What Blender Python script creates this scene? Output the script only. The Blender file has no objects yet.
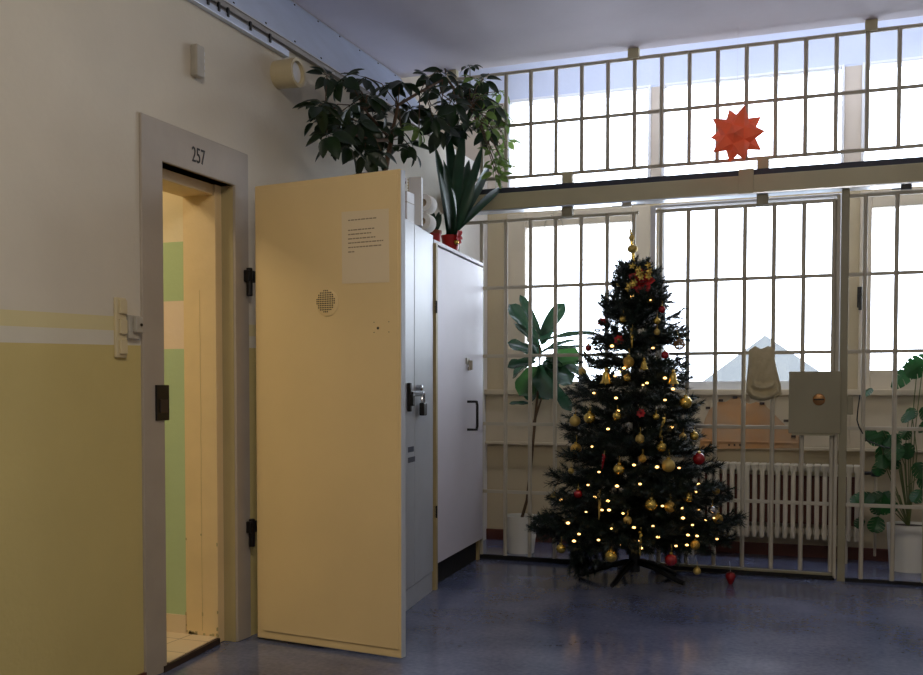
import bpy, bmesh, math, random
from mathutils import Vector, Matrix
random.seed(11)
SC = bpy.context.scene
COL = SC.collection
PI = math.pi
V = Vector

# ------------------------------------------------------------------ camera (solved from the photograph)
F, CYS, PITCH, YAW, ROLL = 1012.45, 87.56, -0.033103, -0.363389, 0.00069137
EYE = V((2.609, 0.0, 1.15))

def ray(x, y):
    u = (x - 461.5) / F; v = (y - 337.5 - CYS) / F
    cr, sr = math.cos(ROLL), math.sin(ROLL)
    u, v = u * cr + v * sr, -u * sr + v * cr
    cp, sp = math.cos(PITCH), math.sin(PITCH)
    yy = cp + v * sp; z = sp - v * cp
    c, s = math.cos(YAW), math.sin(YAW)
    return V((u * c + yy * s, -u * s + yy * c, z))

def on(x, y, axis, val):
    r = ray(x, y); t = (val - EYE[axis]) / r[axis]
    return EYE + r * t
def at(x, y, Y): return on(x, y, 1, Y)
def onwall(x, y, X=0.0): return on(x, y, 0, X)
def onfloor(x, y, z=0.0): return on(x, y, 2, z)

def make_camera():
    cam = bpy.data.cameras.new('camera'); o = bpy.data.objects.new('camera', cam); COL.objects.link(o)
    c0 = ray(461.5, 337.5 + CYS); rt = (ray(1461.5, 337.5 + CYS) - c0).normalized()
    up = (c0 - ray(461.5, 1337.5 + CYS)).normalized(); fw = c0.normalized()
    m = Matrix((rt, up, -fw)).transposed().to_4x4(); m.translation = EYE
    o.matrix_world = m
    cam.sensor_width = 36; cam.sensor_fit = 'HORIZONTAL'; cam.lens = 36 * F / 923
    cam.shift_y = CYS / 923; cam.clip_start = 0.05; cam.clip_end = 200
    SC.camera = o
make_camera()

# ------------------------------------------------------------------ materials
def lin(c):
    return tuple(((x / 255) / 12.92 if x / 255 <= 0.04045 else ((x / 255 + 0.055) / 1.055) ** 2.4) for x in c)

def mat(name, rgb, rough=0.5, metal=0.0, var=0.0, scale=6.0, bump=0.0, bscale=60.0, coat=0.0, spec=0.5, trans=0.0, rgb2=None, coord='Object'):
    m = bpy.data.materials.new(name); m.use_nodes = True
    nt = m.node_tree; b = nt.nodes['Principled BSDF']; L = nt.links
    col = lin(rgb) + (1,)
    b.inputs['Base Color'].default_value = col
    b.inputs['Roughness'].default_value = rough; b.inputs['Metallic'].default_value = metal
    b.inputs['Coat Weight'].default_value = coat; b.inputs['Specular IOR Level'].default_value = spec
    tc = nt.nodes.new('ShaderNodeTexCoord')
    src = None
    if var > 0 or rgb2:
        n = nt.nodes.new('ShaderNodeTexNoise'); n.inputs['Scale'].default_value = scale; n.inputs['Detail'].default_value = 5
        L.new(tc.outputs[coord], n.inputs['Vector'])
        r = nt.nodes.new('ShaderNodeValToRGB')
        r.color_ramp.elements[0].position = 0.3; r.color_ramp.elements[1].position = 0.7
        r.color_ramp.elements[0].color = col if rgb2 else tuple(x * (1 - var) for x in col[:3]) + (1,)
        r.color_ramp.elements[1].color = lin(rgb2) + (1,) if rgb2 else tuple(min(1, x * (1 + var)) for x in col[:3]) + (1,)
        L.new(n.outputs['Fac'], r.inputs['Fac']); L.new(r.outputs['Color'], b.inputs['Base Color']); src = r.outputs['Color']
    if bump > 0:
        n2 = nt.nodes.new('ShaderNodeTexNoise'); n2.inputs['Scale'].default_value = bscale; n2.inputs['Detail'].default_value = 3
        L.new(tc.outputs[coord], n2.inputs['Vector'])
        bp = nt.nodes.new('ShaderNodeBump'); bp.inputs['Strength'].default_value = bump; bp.inputs['Distance'].default_value = 0.01
        L.new(n2.outputs['Fac'], bp.inputs['Height']); L.new(bp.outputs['Normal'], b.inputs['Normal'])
    if trans > 0:
        out = nt.nodes['Material Output']; tr = nt.nodes.new('ShaderNodeBsdfTranslucent'); mx = nt.nodes.new('ShaderNodeMixShader')
        tr.inputs['Color'].default_value = tuple(min(1, x * 1.6) for x in col[:3]) + (1,)
        mx.inputs['Fac'].default_value = trans
        L.new(b.outputs[0], mx.inputs[1]); L.new(tr.outputs[0], mx.inputs[2]); L.new(mx.outputs[0], out.inputs['Surface'])
    return m

def emit(name, rgb, strength):
    m = bpy.data.materials.new(name); m.use_nodes = True
    b = m.node_tree.nodes['Principled BSDF']
    b.inputs['Base Color'].default_value = lin(rgb) + (1,)
    b.inputs['Emission Color'].default_value = lin(rgb) + (1,); b.inputs['Emission Strength'].default_value = strength
    return m

def banded(name, bands, rough=0.6, wave=0.0, slope=0.0, ref=0.0, bump=0.15, bscale=40):
    """paint in horizontal bands: [(z_top, rgb)...] from the floor up; world heights"""
    m = bpy.data.materials.new(name); m.use_nodes = True
    nt = m.node_tree; b = nt.nodes['Principled BSDF']; L = nt.links
    b.inputs['Roughness'].default_value = rough
    g = nt.nodes.new('ShaderNodeNewGeometry'); sep = nt.nodes.new('ShaderNodeSeparateXYZ'); L.new(g.outputs['Position'], sep.inputs[0])
    h = sep.outputs['Z']
    if slope:                                     # the painted line is not quite level
        mu = nt.nodes.new('ShaderNodeMath'); mu.operation = 'MULTIPLY_ADD'
        L.new(sep.outputs['Y'], mu.inputs[0]); mu.inputs[1].default_value = -slope; mu.inputs[2].default_value = slope * ref
        ad = nt.nodes.new('ShaderNodeMath'); ad.operation = 'ADD'; L.new(h, ad.inputs[0]); L.new(mu.outputs[0], ad.inputs[1]); h = ad.outputs[0]
    no = nt.nodes.new('ShaderNodeTexNoise'); no.inputs['Scale'].default_value = 3; no.inputs['Detail'].default_value = 6
    L.new(g.outputs['Position'], no.inputs['Vector'])
    cur = None
    prev = None
    for zt, rgb in bands:
        if cur is None:
            cv = nt.nodes.new('ShaderNodeRGB'); cv.outputs[0].default_value = lin(rgb) + (1,); cur = cv.outputs[0]
        else:
            gt = nt.nodes.new('ShaderNodeMath'); gt.operation = 'GREATER_THAN'; L.new(h, gt.inputs[0]); gt.inputs[1].default_value = prev
            mx = nt.nodes.new('ShaderNodeMix'); mx.data_type = 'RGBA'; L.new(gt.outputs[0], mx.inputs[0]); L.new(cur, mx.inputs[6])
            mx.inputs[7].default_value = lin(rgb) + (1,); cur = mx.outputs[2]
        prev = zt
    mr = nt.nodes.new('ShaderNodeMapRange'); L.new(no.outputs['Fac'], mr.inputs[0]); mr.inputs[3].default_value = 0.9; mr.inputs[4].default_value = 1.08
    mm = nt.nodes.new('ShaderNodeVectorMath'); mm.operation = 'SCALE'; L.new(cur, mm.inputs[0]); L.new(mr.outputs[0], mm.inputs['Scale'])
    L.new(mm.outputs[0], b.inputs['Base Color'])
    n2 = nt.nodes.new('ShaderNodeTexNoise'); n2.inputs['Scale'].default_value = bscale; L.new(g.outputs['Position'], n2.inputs['Vector'])
    bp = nt.nodes.new('ShaderNodeBump'); bp.inputs['Strength'].default_value = bump; bp.inputs['Distance'].default_value = 0.01
    L.new(n2.outputs['Fac'], bp.inputs['Height']); L.new(bp.outputs['Normal'], b.inputs['Normal'])
    return m

def floor_mat():
    m = mat('linoleum', (112, 113, 124), 0.3, 0, spec=0.5)
    nt = m.node_tree; L = nt.links; b = nt.nodes['Principled BSDF']
    tc = nt.nodes.new('ShaderNodeTexCoord')
    n1 = nt.nodes.new('ShaderNodeTexNoise'); n1.inputs['Scale'].default_value = 2.2; n1.inputs['Detail'].default_value = 8
    n2 = nt.nodes.new('ShaderNodeTexNoise'); n2.inputs['Scale'].default_value = 45; n2.inputs['Detail'].default_value = 6
    for n in (n1, n2): L.new(tc.outputs['Object'], n.inputs['Vector'])
    ad = nt.nodes.new('ShaderNodeMath'); ad.operation = 'MULTIPLY_ADD'; L.new(n2.outputs['Fac'], ad.inputs[0]); ad.inputs[1].default_value = 0.6; L.new(n1.outputs['Fac'], ad.inputs[2])
    r = nt.nodes.new('ShaderNodeValToRGB'); r.color_ramp.elements[0].position = 0.55; r.color_ramp.elements[1].position = 1.05
    r.color_ramp.elements[0].color = lin((72, 80, 110)) + (1,); r.color_ramp.elements[1].color = lin((112, 119, 147)) + (1,)
    L.new(ad.outputs[0], r.inputs['Fac']); L.new(r.outputs['Color'], b.inputs['Base Color'])
    mr = nt.nodes.new('ShaderNodeMapRange'); L.new(n1.outputs['Fac'], mr.inputs[0]); mr.inputs[3].default_value = 0.13; mr.inputs[4].default_value = 0.22
    L.new(mr.outputs[0], b.inputs['Roughness'])
    bp = nt.nodes.new('ShaderNodeBump'); bp.inputs['Strength'].default_value = 0.04; bp.inputs['Distance'].default_value = 0.01
    L.new(n1.outputs['Fac'], bp.inputs['Height']); L.new(bp.outputs['Normal'], b.inputs['Normal'])
    return m

def tile_mat():
    m = mat('cream_tile', (225, 205, 175), 0.35)
    nt = m.node_tree; L = nt.links; b = nt.nodes['Principled BSDF']
    g = nt.nodes.new('ShaderNodeNewGeometry'); mp = nt.nodes.new('ShaderNodeMapping'); L.new(g.outputs['Position'], mp.inputs[0])
    mp.inputs['Scale'].default_value = (5, 5, 5)
    br = nt.nodes.new('ShaderNodeTexBrick'); L.new(mp.outputs[0], br.inputs['Vector']); br.offset = 0; br.inputs['Scale'].default_value = 1.0
    br.inputs['Color1'].default_value = lin((228, 206, 172)) + (1,); br.inputs['Color2'].default_value = lin((220, 198, 165)) + (1,)
    br.inputs['Mortar'].default_value = lin((120, 92, 66)) + (1,); br.inputs['Mortar Size'].default_value = 0.012
    br.inputs['Brick Width'].default_value = 1; br.inputs['Row Height'].default_value = 1
    L.new(br.outputs['Color'], b.inputs['Base Color'])
    return m

def glass_mat():
    m = bpy.data.materials.new('window_glass'); m.use_nodes = True
    nt = m.node_tree; nt.nodes.remove(nt.nodes['Principled BSDF']); out = nt.nodes['Material Output']
    t = nt.nodes.new('ShaderNodeBsdfTransparent'); g = nt.nodes.new('ShaderNodeBsdfGlossy'); g.inputs['Roughness'].default_value = 0.02
    fr = nt.nodes.new('ShaderNodeFresnel'); fr.inputs['IOR'].default_value = 1.45; mx = nt.nodes.new('ShaderNodeMixShader')
    nt.links.new(fr.outputs[0], mx.inputs[0]); nt.links.new(t.outputs[0], mx.inputs[1]); nt.links.new(g.outputs[0], mx.inputs[2]); nt.links.new(mx.outputs[0], out.inputs[0])
    return m

M = dict(
    floor=floor_mat(), tile=tile_mat(), glass=glass_mat(),
    ceiling=mat('ceiling_plaster', (214, 207, 215), 0.9, var=0.05, scale=2, bump=0.1, bscale=30),
    plaster=mat('white_plaster', (214, 208, 200), 0.85, var=0.04, bump=0.15, bscale=40),
    backwall=mat('bay_wall_colour', (224, 212, 188), 0.75, var=0.05, bump=0.15),
    frame=mat('grey_frame_paint', (170, 158, 142), 0.55, var=0.06, scale=5, bump=0.15, bscale=25),
    olive=mat('olive_grey_bar_paint', (186, 177, 156), 0.45, var=0.06, scale=8),
    beam=mat('olive_beam_paint', (192, 182, 146), 0.5, var=0.06, scale=5),
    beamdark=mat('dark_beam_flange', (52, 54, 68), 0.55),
    lock=mat('olive_lock_box', (148, 140, 112), 0.45, var=0.05),
    brass=mat('worn_brass', (150, 110, 70), 0.4, 0.8),
    leafdoor=mat('cream_door_paint', (226, 198, 144), 0.4, var=0.035, scale=3, bump=0.05, bscale=120),
    reveal=mat('cream_reveal_paint', (228, 200, 150), 0.55, var=0.07, scale=4, bump=0.2, bscale=20),
    reveal2=mat('olive_cream_reveal', (176, 160, 116), 0.55, var=0.07, scale=4, bump=0.2, bscale=20),
    black=mat('black_iron', (24, 20, 18), 0.4, 0.3),
    darkbrown=mat('dark_brown_riser', (50, 34, 26), 0.6),
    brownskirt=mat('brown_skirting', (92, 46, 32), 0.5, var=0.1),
    galv=mat('blue_grey_sheet_metal', (206, 218, 240), 0.45, 0.0, var=0.05, scale=5),
    alu=mat('bare_aluminium', (205, 212, 224), 0.3, 0.7),
    duct=mat('grey_duct_lip', (152, 146, 140), 0.5, 0.2),
    cream=mat('cream_plastic', (206, 190, 150), 0.4),
    greyplastic=mat('grey_plastic', (176, 168, 152), 0.45, var=0.1, scale=20),
    white=mat('white_plastic', (226, 226, 226), 0.4),
    paper=mat('notice_paper', (224, 204, 168), 0.8),
    ink=mat('grey_ink', (146, 126, 104), 0.9),
    blackink=mat('black_paint', (36, 32, 30), 0.7),
    locker=mat('pale_grey_locker', (184, 188, 192), 0.35, var=0.03),
    cupboard=mat('white_laminate', (218, 212, 218), 0.5, var=0.015),
    edge=mat('beech_edge', (176, 156, 110), 0.5, var=0.08),
    nearblack=mat('near_black', (20, 18, 16), 0.8),  # one near-black colour for plinth, hinges and bottom rails
    chrome=mat('chrome', (200, 200, 205), 0.2, 1.0),
    tissue=mat('toilet_paper', (232, 228, 220), 0.95, bump=0.2, bscale=80),
    card=mat('cardboard_tube', (170, 140, 100), 0.9),
    terra=mat('terracotta', (150, 66, 36), 0.6, var=0.1),
    saucer=mat('dark_red_plastic', (96, 34, 24), 0.4),
    redpot=mat('red_pot_wrap', (176, 26, 26), 0.35),
    soil=mat('potting_soil', (48, 36, 28), 0.95, bump=0.5, bscale=90),
    bark=mat('plant_bark', (88, 66, 46), 0.85, var=0.2, scale=15),
    greenstem=mat('green_stem', (92, 104, 60), 0.6),
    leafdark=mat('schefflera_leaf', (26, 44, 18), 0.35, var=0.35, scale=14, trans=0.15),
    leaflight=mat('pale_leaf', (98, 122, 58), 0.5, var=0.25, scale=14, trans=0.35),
    strap=mat('strap_leaf', (30, 62, 40), 0.35, var=0.3, scale=8, trans=0.12),
    figleaf=mat('fig_leaf', (38, 66, 46), 0.25, var=0.4, scale=7, trans=0.2, coat=0.4),
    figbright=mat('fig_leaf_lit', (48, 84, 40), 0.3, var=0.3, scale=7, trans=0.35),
    monstera=mat('monstera_leaf', (30, 76, 34), 0.3, var=0.5, scale=9, trans=0.25),
    whitepot=mat('white_ceramic', (226, 222, 208), 0.35, var=0.03),
    needle=mat('plastic_needles', (12, 30, 20), 0.5, var=0.45, scale=30),
    needlebark=mat('tree_wire', (30, 26, 20), 0.8),
    stand=mat('black_stand', (14, 14, 15), 0.45),
    gold=mat('gold_bauble', (218, 186, 92), 0.25, 0.9),
    goldmatt=mat('matt_gold_bauble', (200, 172, 96), 0.5, 0.6),
    goldglit=mat('gold_glitter', (206, 166, 80), 0.35, 0.8, var=0.5, scale=180, bump=0.6, bscale=200),
    red=mat('red_bauble', (150, 12, 20), 0.15, 0.35, coat=0.6),
    redcloth=mat('red_ribbon', (190, 30, 34), 0.6),
    silver=mat('silver_bauble', (206, 206, 210), 0.15, 0.95),
    wirecable=mat('green_cable', (16, 30, 18), 0.6),
    bulb=emit('warm_bulb', (255, 196, 112), 5.0),
    star=mat('orange_star_paper', (250, 136, 98), 0.7, var=0.05, trans=0.35),
    thread=mat('pale_thread', (200, 195, 190), 0.8),
    rag=mat('cream_cloth', (196, 182, 146), 0.95, var=0.08, scale=20, bump=0.7, bscale=45),
    rad=mat('radiator_enamel', (198, 186, 164), 0.4),
    board=mat('tan_cardboard', (196, 142, 88), 0.85, rgb2=(180, 150, 120), scale=5),
    winframe=mat('window_frame_paint', (206, 192, 170), 0.5, var=0.04),
    winwhite=mat('white_window_paint', (230, 230, 232), 0.4),
    panel=mat('bay_panel_paint', (200, 184, 158), 0.55, var=0.05),
    ext=mat('outside_roof', (70, 72, 72), 0.8, var=0.1, scale=0.5),
    cable=mat('black_cable', (20, 20, 22), 0.5),
)
LINTEL = at(717, 79, 7.42).z - 0.01
M['backwall'] = banded('bay_wall_colour', [(2.56, (192, 175, 144)), (LINTEL, (206, 192, 176)), (9, (210, 216, 232))], 0.75, bump=0.1)  # paler upper bands paint window flare onto the pillars and lintel
M['leftwall'] = banded('left_wall_paint', [(1.311, (204, 184, 118)), (1.366, (214, 206, 186)), (1.42, (214, 200, 148)), (9, (212, 202, 182))], 0.7, slope=0.028, ref=2.585)
M['cellwall'] = banded('cell_wall_paint', [(1.345, (180, 198, 152)), (1.565, (232, 208, 180)), (1.835, (180, 198, 146)), (9, (232, 214, 176))], 0.7)

# ------------------------------------------------------------------ mesh building
class MB:
    def __init__(s): s.v = []; s.f = []; s.m = []; s.cur = 0
    def add(s, vs, fs):
        n = len(s.v); s.v += [V(p) for p in vs]
        for f in fs: s.f.append([i + n for i in f]); s.m.append(s.cur)
        return s
    def box(s, x0, x1, y0, y1, z0, z1, T=None):
        vs = [V((x, y, z)) for x in (x0, x1) for y in (y0, y1) for z in (z0, z1)]
        if T: vs = [T(p) for p in vs]
        return s.add(vs, [(0, 1, 3, 2), (4, 6, 7, 5), (0, 4, 5, 1), (2, 3, 7, 6), (0, 2, 6, 4), (1, 5, 7, 3)])
    def prism(s, pts, off):
        pts = [V(p) for p in pts]; off = V(off); n = len(pts)
        return s.add(pts + [p + off for p in pts], [list(range(n)), list(range(2 * n - 1, n - 1, -1))] + [(i, (i + 1) % n, (i + 1) % n + n, i + n) for i in range(n)])
    def tube(s, pts, r, n=8, flat=None):
        pts = [V(p) for p in pts]; k = len(pts)
        rs = r if isinstance(r, (list, tuple)) else [r] * k
        vs = []; a = None
        for i, p in enumerate(pts):
            d = (pts[min(i + 1, k - 1)] - pts[max(i - 1, 0)]).normalized()
            if a is None: a = d.orthogonal().normalized()
            else:
                a = a - d * a.dot(d); a = a.normalized() if a.length > 1e-6 else d.orthogonal().normalized()
            b = d.cross(a)
            for j in range(n):
                t = 2 * PI * j / n; vs.append(p + (a * math.cos(t) + b * math.sin(t)) * rs[i])
        fs = [(i * n + j, i * n + (j + 1) % n, (i + 1) * n + (j + 1) % n, (i + 1) * n + j) for i in range(k - 1) for j in range(n)]
        fs += [list(range(n - 1, -1, -1)), list(range((k - 1) * n, k * n))]
        return s.add(vs, fs)
    def lathe(s, prof, c, n=24, T=None, closed=False):
        c = V(c); vs = []; k = len(prof)
        for r, z in prof:
            for j in range(n):
                t = 2 * PI * j / n; p = V((r * math.cos(t), r * math.sin(t), z))
                vs.append((T @ p if T else p) + c)
        fs = [(i * n + j, i * n + (j + 1) % n, (i + 1) * n + (j + 1) % n, (i + 1) * n + j) for i in range(k - 1) for j in range(n)]
        if closed: fs += [((k - 1) * n + j, (k - 1) * n + (j + 1) % n, (j + 1) % n, j) for j in range(n)]
        else: fs += [list(range(n - 1, -1, -1)), list(range((k - 1) * n, k * n))]
        return s.add(vs, fs)
    def ball(s, c, r, sc=(1, 1, 1), n=16, m=10):
        prof = [(max(1e-4, math.sin(PI * i / m)) * r, -math.cos(PI * i / m) * r) for i in range(m + 1)]
        return s.lathe(prof, c, n, Matrix.Diagonal(sc))
    def blade(s, a, b, w, nrm, sag=0.0, cup=0.15, k=7, shape=None, wave=0.0):
        """one leaf from a to b, widest w, curving by sag against nrm"""
        a, b, nrm = V(a), V(b), V(nrm); d = b - a; L = d.length; d.normalize()
        side = d.cross(nrm)
        if side.length < 1e-4: side = d.orthogonal()
        side.normalize(); up = side.cross(d).normalized()
        vs = []
        for i in range(k + 1):
            t = i / k
            h = (shape(t) if shape else math.sin(PI * t ** 0.8) ** 0.75 if 0 < t < 1 else 0) * w / 2
            p = a + d * L * t - up * sag * (t * t) * L * 0.5 + up * sag * 0.25 * L * t
            ph = math.sin(t * 13 + a.x * 40) * wave * w
            vs += [p + side * h + up * (cup * h + ph), p + side * h * 0.5 + up * cup * h * 0.3, p, p - side * h * 0.5 + up * cup * h * 0.3, p - side * h + up * (cup * h - ph)]
        fs = [(i * 5 + j, i * 5 + j + 1, i * 5 + j + 6, i * 5 + j + 5) for i in range(k) for j in range(4)]
        return s.add(vs, fs)
    def build(s, name, mats, parent=None, smooth=False, bevel=0.0, local=False, normals=True):
        off = V((0, 0, 0))
        if parent is not None and not local:
            q = parent
            while q: off += q.location; q = q.parent
        me = bpy.data.meshes.new(name)
        me.from_pydata([tuple(p - off) for p in s.v], [], s.f)
        for m in (mats if isinstance(mats, list) else [mats]): me.materials.append(M[m] if isinstance(m, str) else m)
        me.polygons.foreach_set('material_index', s.m)
        if normals:
            bm = bmesh.new(); bm.from_mesh(me); bmesh.ops.recalc_face_normals(bm, faces=bm.faces); bm.to_mesh(me); bm.free()
        if smooth:
            me.polygons.foreach_set('use_smooth', [True] * len(me.polygons))
            if smooth != 'all':
                me.set_sharp_from_angle(angle=0.7)
        me.update()
        o = bpy.data.objects.new(name, me); COL.objects.link(o)
        if parent is not None: o.parent = parent
        if bevel:
            b = o.modifiers.new('bevel', 'BEVEL'); b.width = bevel; b.segments = 2; b.limit_method = 'ANGLE'
        return o

def tag(o, label, cat, group=None, kind=None):
    o['label'] = label; o['category'] = cat
    if group: o['group'] = group
    if kind: o['kind'] = kind
    return o
def thing(name, label, cat, loc=(0, 0, 0), group=None, kind=None):
    o = bpy.data.objects.new(name, None); COL.objects.link(o); o.location = loc; o.empty_display_size = 0.05
    return tag(o, label, cat, group, kind)
def inst(src, name, parent, loc, mtx=None):
    c = src.copy(); c.name = name; COL.objects.link(c); c.parent = parent
    m = (mtx.to_4x4() if mtx else Matrix.Identity(4)); m.translation = V(loc) - parent.location
    c.matrix_local = m
    return c
def text_mesh(s, body, T, size):
    cu = bpy.data.curves.new('lettering', 'FONT'); cu.body = body; cu.size = size; cu.align_x = 'CENTER'; cu.align_y = 'CENTER'; cu.extrude = 0.0008
    to = bpy.data.objects.new('lettering', cu); COL.objects.link(to)
    me = to.to_mesh(); vs = [T(v.co) for v in me.vertices]; fs = [list(p.vertices) for p in me.polygons]
    to.to_mesh_clear(); bpy.data.objects.remove(to); bpy.data.curves.remove(cu)
    return s.add(vs, fs)

G = 6.5475            # plane of the barred grille
B = 7.42              # window wall
CZ = 3.35             # corridor ceiling
DY0, DY1, DZ = 3.428, 3.946, 2.08      # cell doorway
RX = 5.0              # right wall (out of frame)

# ------------------------------------------------------------------ the setting
tag(MB().box(0, RX, -2.5, B + 0.1, -0.12, 0).box(-0.3, 0, 2.5, 4.3, -0.12, -0.001).build('floor', 'floor'), 'blue-grey shiny linoleum floor of the corridor', 'floor', kind='structure')
c = MB().box(-0.5, RX, -2.5, G - 0.02, CZ, CZ + 0.1).box(-0.5, RX, G - 0.02, B + 0.1, 3.66, 3.76).box(-0.5, RX, G - 0.02, G + 0.02, CZ, 3.66)
tag(c.build('ceiling', 'ceiling'), 'pale mauve-grey plaster ceiling over the corridor', 'ceiling', kind='structure')
w = MB().box(-0.08, 0, -2.5, DY0, 0, 2.86).box(-0.08, 0, DY1, G, 0, 2.86).box(-0.08, 0, DY0, DY1, DZ, 2.86).box(-0.5, -0.08, -2.5, B + 0.1, 2.80, 2.86).box(-0.5, -0.42, -2.5, B + 0.1, 2.86, 3.7)
tag(w.build('wall_left', 'leftwall'), 'left corridor wall, cream above and yellow below a double painted stripe', 'wall', kind='structure')
tag(MB().box(-0.08, 0, G, B + 0.1, 0, 2.86).build('wall_bay', 'plaster'), 'pale side wall of the window bay behind the cupboard', 'wall', kind='structure')
tag(MB().box(RX, RX + 0.1, -2.5, B + 0.1, 0, 3.7).build('wall_right', 'plaster'), 'plain right wall of the corridor outside the picture', 'wall', kind='structure')
tag(MB().box(-0.02, RX, -2.6, -2.5, 0, 3.7).build('wall_rear', 'plaster'), 'plain wall behind the camera', 'wall', kind='structure')

wx = lambda x, y=300: at(x, y, B).x
wz = lambda y, x=700: at(x, y, B).z
P1, P2 = wx(650, 300), wx(661, 300)          # first slim pillar between windows
Q1, Q2 = wx(842), wx(859)
SILL = wz(391, 760); TR0, TR1 = 2.50, 2.62; LT = wz(79, 717)
L1 = wx(508)
R1 = 3.86
b = MB().box(0, RX, B, B + 0.18, 0, SILL).box(-0.45, RX, B, B + 0.18, LT, 3.66).box(0, L1, B, B + 0.18, SILL, 2.86).box(-0.45, L1, B, B + 0.18, 2.86, LT)
b.box(P1, P2, B, B + 0.18, SILL, LT).box(Q1, Q2, B, B + 0.18, SILL, LT).box(R1, RX, B, B + 0.18, SILL, LT)
b.box(L1, P1, B, B + 0.18, TR0, TR1).box(P2, Q1, B, B + 0.18, TR0, TR1).box(Q2, R1, B, B + 0.18, TR0, TR1)
tag(b.build('wall_back', 'backwall', bevel=0.003), 'cream window wall behind the bars', 'wall', kind='structure')
tag(MB().box(0, RX, B - 0.02, B, 0, 0.085).build('baseboard_back', 'brownskirt', bevel=0.004), 'dark brown skirting under the windows', 'baseboard', kind='structure')
tag(MB().box(0, 0.012, -2.5, DY0 - 0.13, 0, 0.03).build('baseboard_left', 'brownskirt'), 'low brown skirting at the foot of the yellow wall', 'baseboard', kind='structure')
ap = MB().box(0, RX, B - 0.035, B, wz(446, 760), SILL - 0.02).box(0, RX, B - 0.07, B, SILL - 0.03, SILL + 0.01).box(0, RX, B - 0.05, B, wz(447.5, 760) - 0.012, wz(446, 760))
for x in (0.55, 1.27, 2.61, 3.3): ap.box(x - 0.02, x + 0.02, B - 0.045, B, wz(446, 760), SILL - 0.03)
tag(ap.build('trim_1', 'panel', bevel=0.004), 'cream panelling below the window sill behind the bars', 'trim', kind='structure')

def window(n, x0, x1, z0, z1, fl, fr, ft, fb, fm, label, handle=None):
    t = thing('window_%d' % n, label, 'window', ((x0 + x1) / 2, B, z0), kind='structure')
    f = MB().box(x0, x0 + fl, B - 0.03, B + 0.05, z0, z1).box(x1 - fr, x1, B - 0.03, B + 0.05, z0, z1)
    f.box(x0 + fl, x1 - fr, B - 0.03, B + 0.05, z1 - ft, z1).box(x0 + fl, x1 - fr, B - 0.03, B + 0.05, z0, z0 + fb)
    f.build('window_frame', fm, t, bevel=0.005)
    MB().box(x0 + fl, x1 - fr, B + 0.02, B + 0.026, z0 + fb, z1 - ft).build('window_pane', 'glass', t)
    if handle:
        h = MB().box(handle - 0.02, handle + 0.02, B - 0.045, B - 0.03, 1.72, 1.86).box(handle - 0.01, handle + 0.01, B - 0.075, B - 0.045, 1.78, 1.80).box(handle - 0.012, handle + 0.012, B - 0.085, B - 0.07, 1.70, 1.81)
        h.build('window_handle', 'black', t, bevel=0.003)
    return t
GB = wz(381, 760)
window(1, L1, P1, SILL, TR0, wx(526) - L1, P1 - wx(633), TR0 - wz(226, 560), GB - SILL, 'winframe', 'left lower window with a cream frame behind the fig plant')
window(2, P2, Q1, SILL, TR0, 0.025, 0.03, 0.03, GB - SILL, 'winwhite', 'middle lower window, overexposed white, behind the gate')
window(3, Q2, R1, SILL, TR0, wx(871) - Q2, 0.1, TR0 - wz(207, 890), wz(370, 900) - SILL, 'winframe', 'right lower window behind the climbing plant', handle=(Q2 + wx(871)) / 2 - 0.03)
for n, x0, x1, lb in ((4, L1, P1, 'left upper window above the beam'), (5, P2, Q1, 'middle upper window behind the orange star'), (6, Q2, R1, 'right upper window above the beam')):
    window(n, x0, x1, TR1, LT, 0.02, 0.02, 0.02, 0.03, 'winwhite', lb)

# neighbouring roof seen faintly through the middle window
pk = at(765, 335, 17); e0 = at(680, 398, 17); e1 = at(860, 398, 17)
o = MB().prism([pk, e0, V((e0.x, 17, -6)), V((e1.x, 17, -6)), e1], (0, 9, 0)).build('neighbouring_house', 'ext')
tag(o, 'gabled house outside the middle window, washed out by daylight', 'house')

# ------------------------------------------------------------------ cell doorway and the room behind it
OY0, OY1, OZ = 3.295, 4.056, 2.243
fr = MB()
fr.prism([V((-0.079, y, z)) for y, z in ((OY0, 0), (OY0, OZ), (OY1, OZ), (OY1, 0), (DY1, 0), (DY1, DZ), (DY0, DZ), (DY0, 0))], (0.091, 0, 0))
tr = tag(fr.build('trim_2', 'frame', bevel=0.004), 'grey painted surround of the cell doorway numbered 257', 'door frame', kind='structure')
s = MB(); cen = (onwall(190, 148) + onwall(205, 166)) / 2 + V((0, 0, -0.0))
hN = 0.082
text_mesh(s, '257', lambda p: V((0.0132 + p.z, cen.y - 0.012 + p.x * 0.70, cen.z + p.y - 0.002)), 0.092)
s.build('door_number', 'blackink', tr)
pa, pb = onwall(155, 385), onwall(168.5, 420)
pa.y -= 0.016; pb.y -= 0.02
sp = MB().box(0.012, 0.02, pa.y, pb.y, pb.z, pa.z).box(0.0, 0.012, DY0 - 0.02, DY0 + 0.03, pb.z, pa.z); sp.cur = 1
sp.box(0.02, 0.024, pa.y + 0.02, pb.y - 0.012, pb.z + 0.03, pb.z + 0.085)
sp.build('strike_plate', ['black', 'darkbrown'], tr, bevel=0.003)
for px, py in ((247, 278), (249.5, 528)):
    p = onwall(px - 2.5, py); h = MB()
    h.box(0.012, 0.04, p.y - 0.028, p.y + 0.036, p.z - 0.02, p.z + 0.034).tube([(0.03, p.y - 0.005, p.z - 0.085), (0.03, p.y - 0.005, p.z + 0.045)], 0.015, 10)
    h.build('hinge_bracket', 'black', tr, bevel=0.004)

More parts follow.
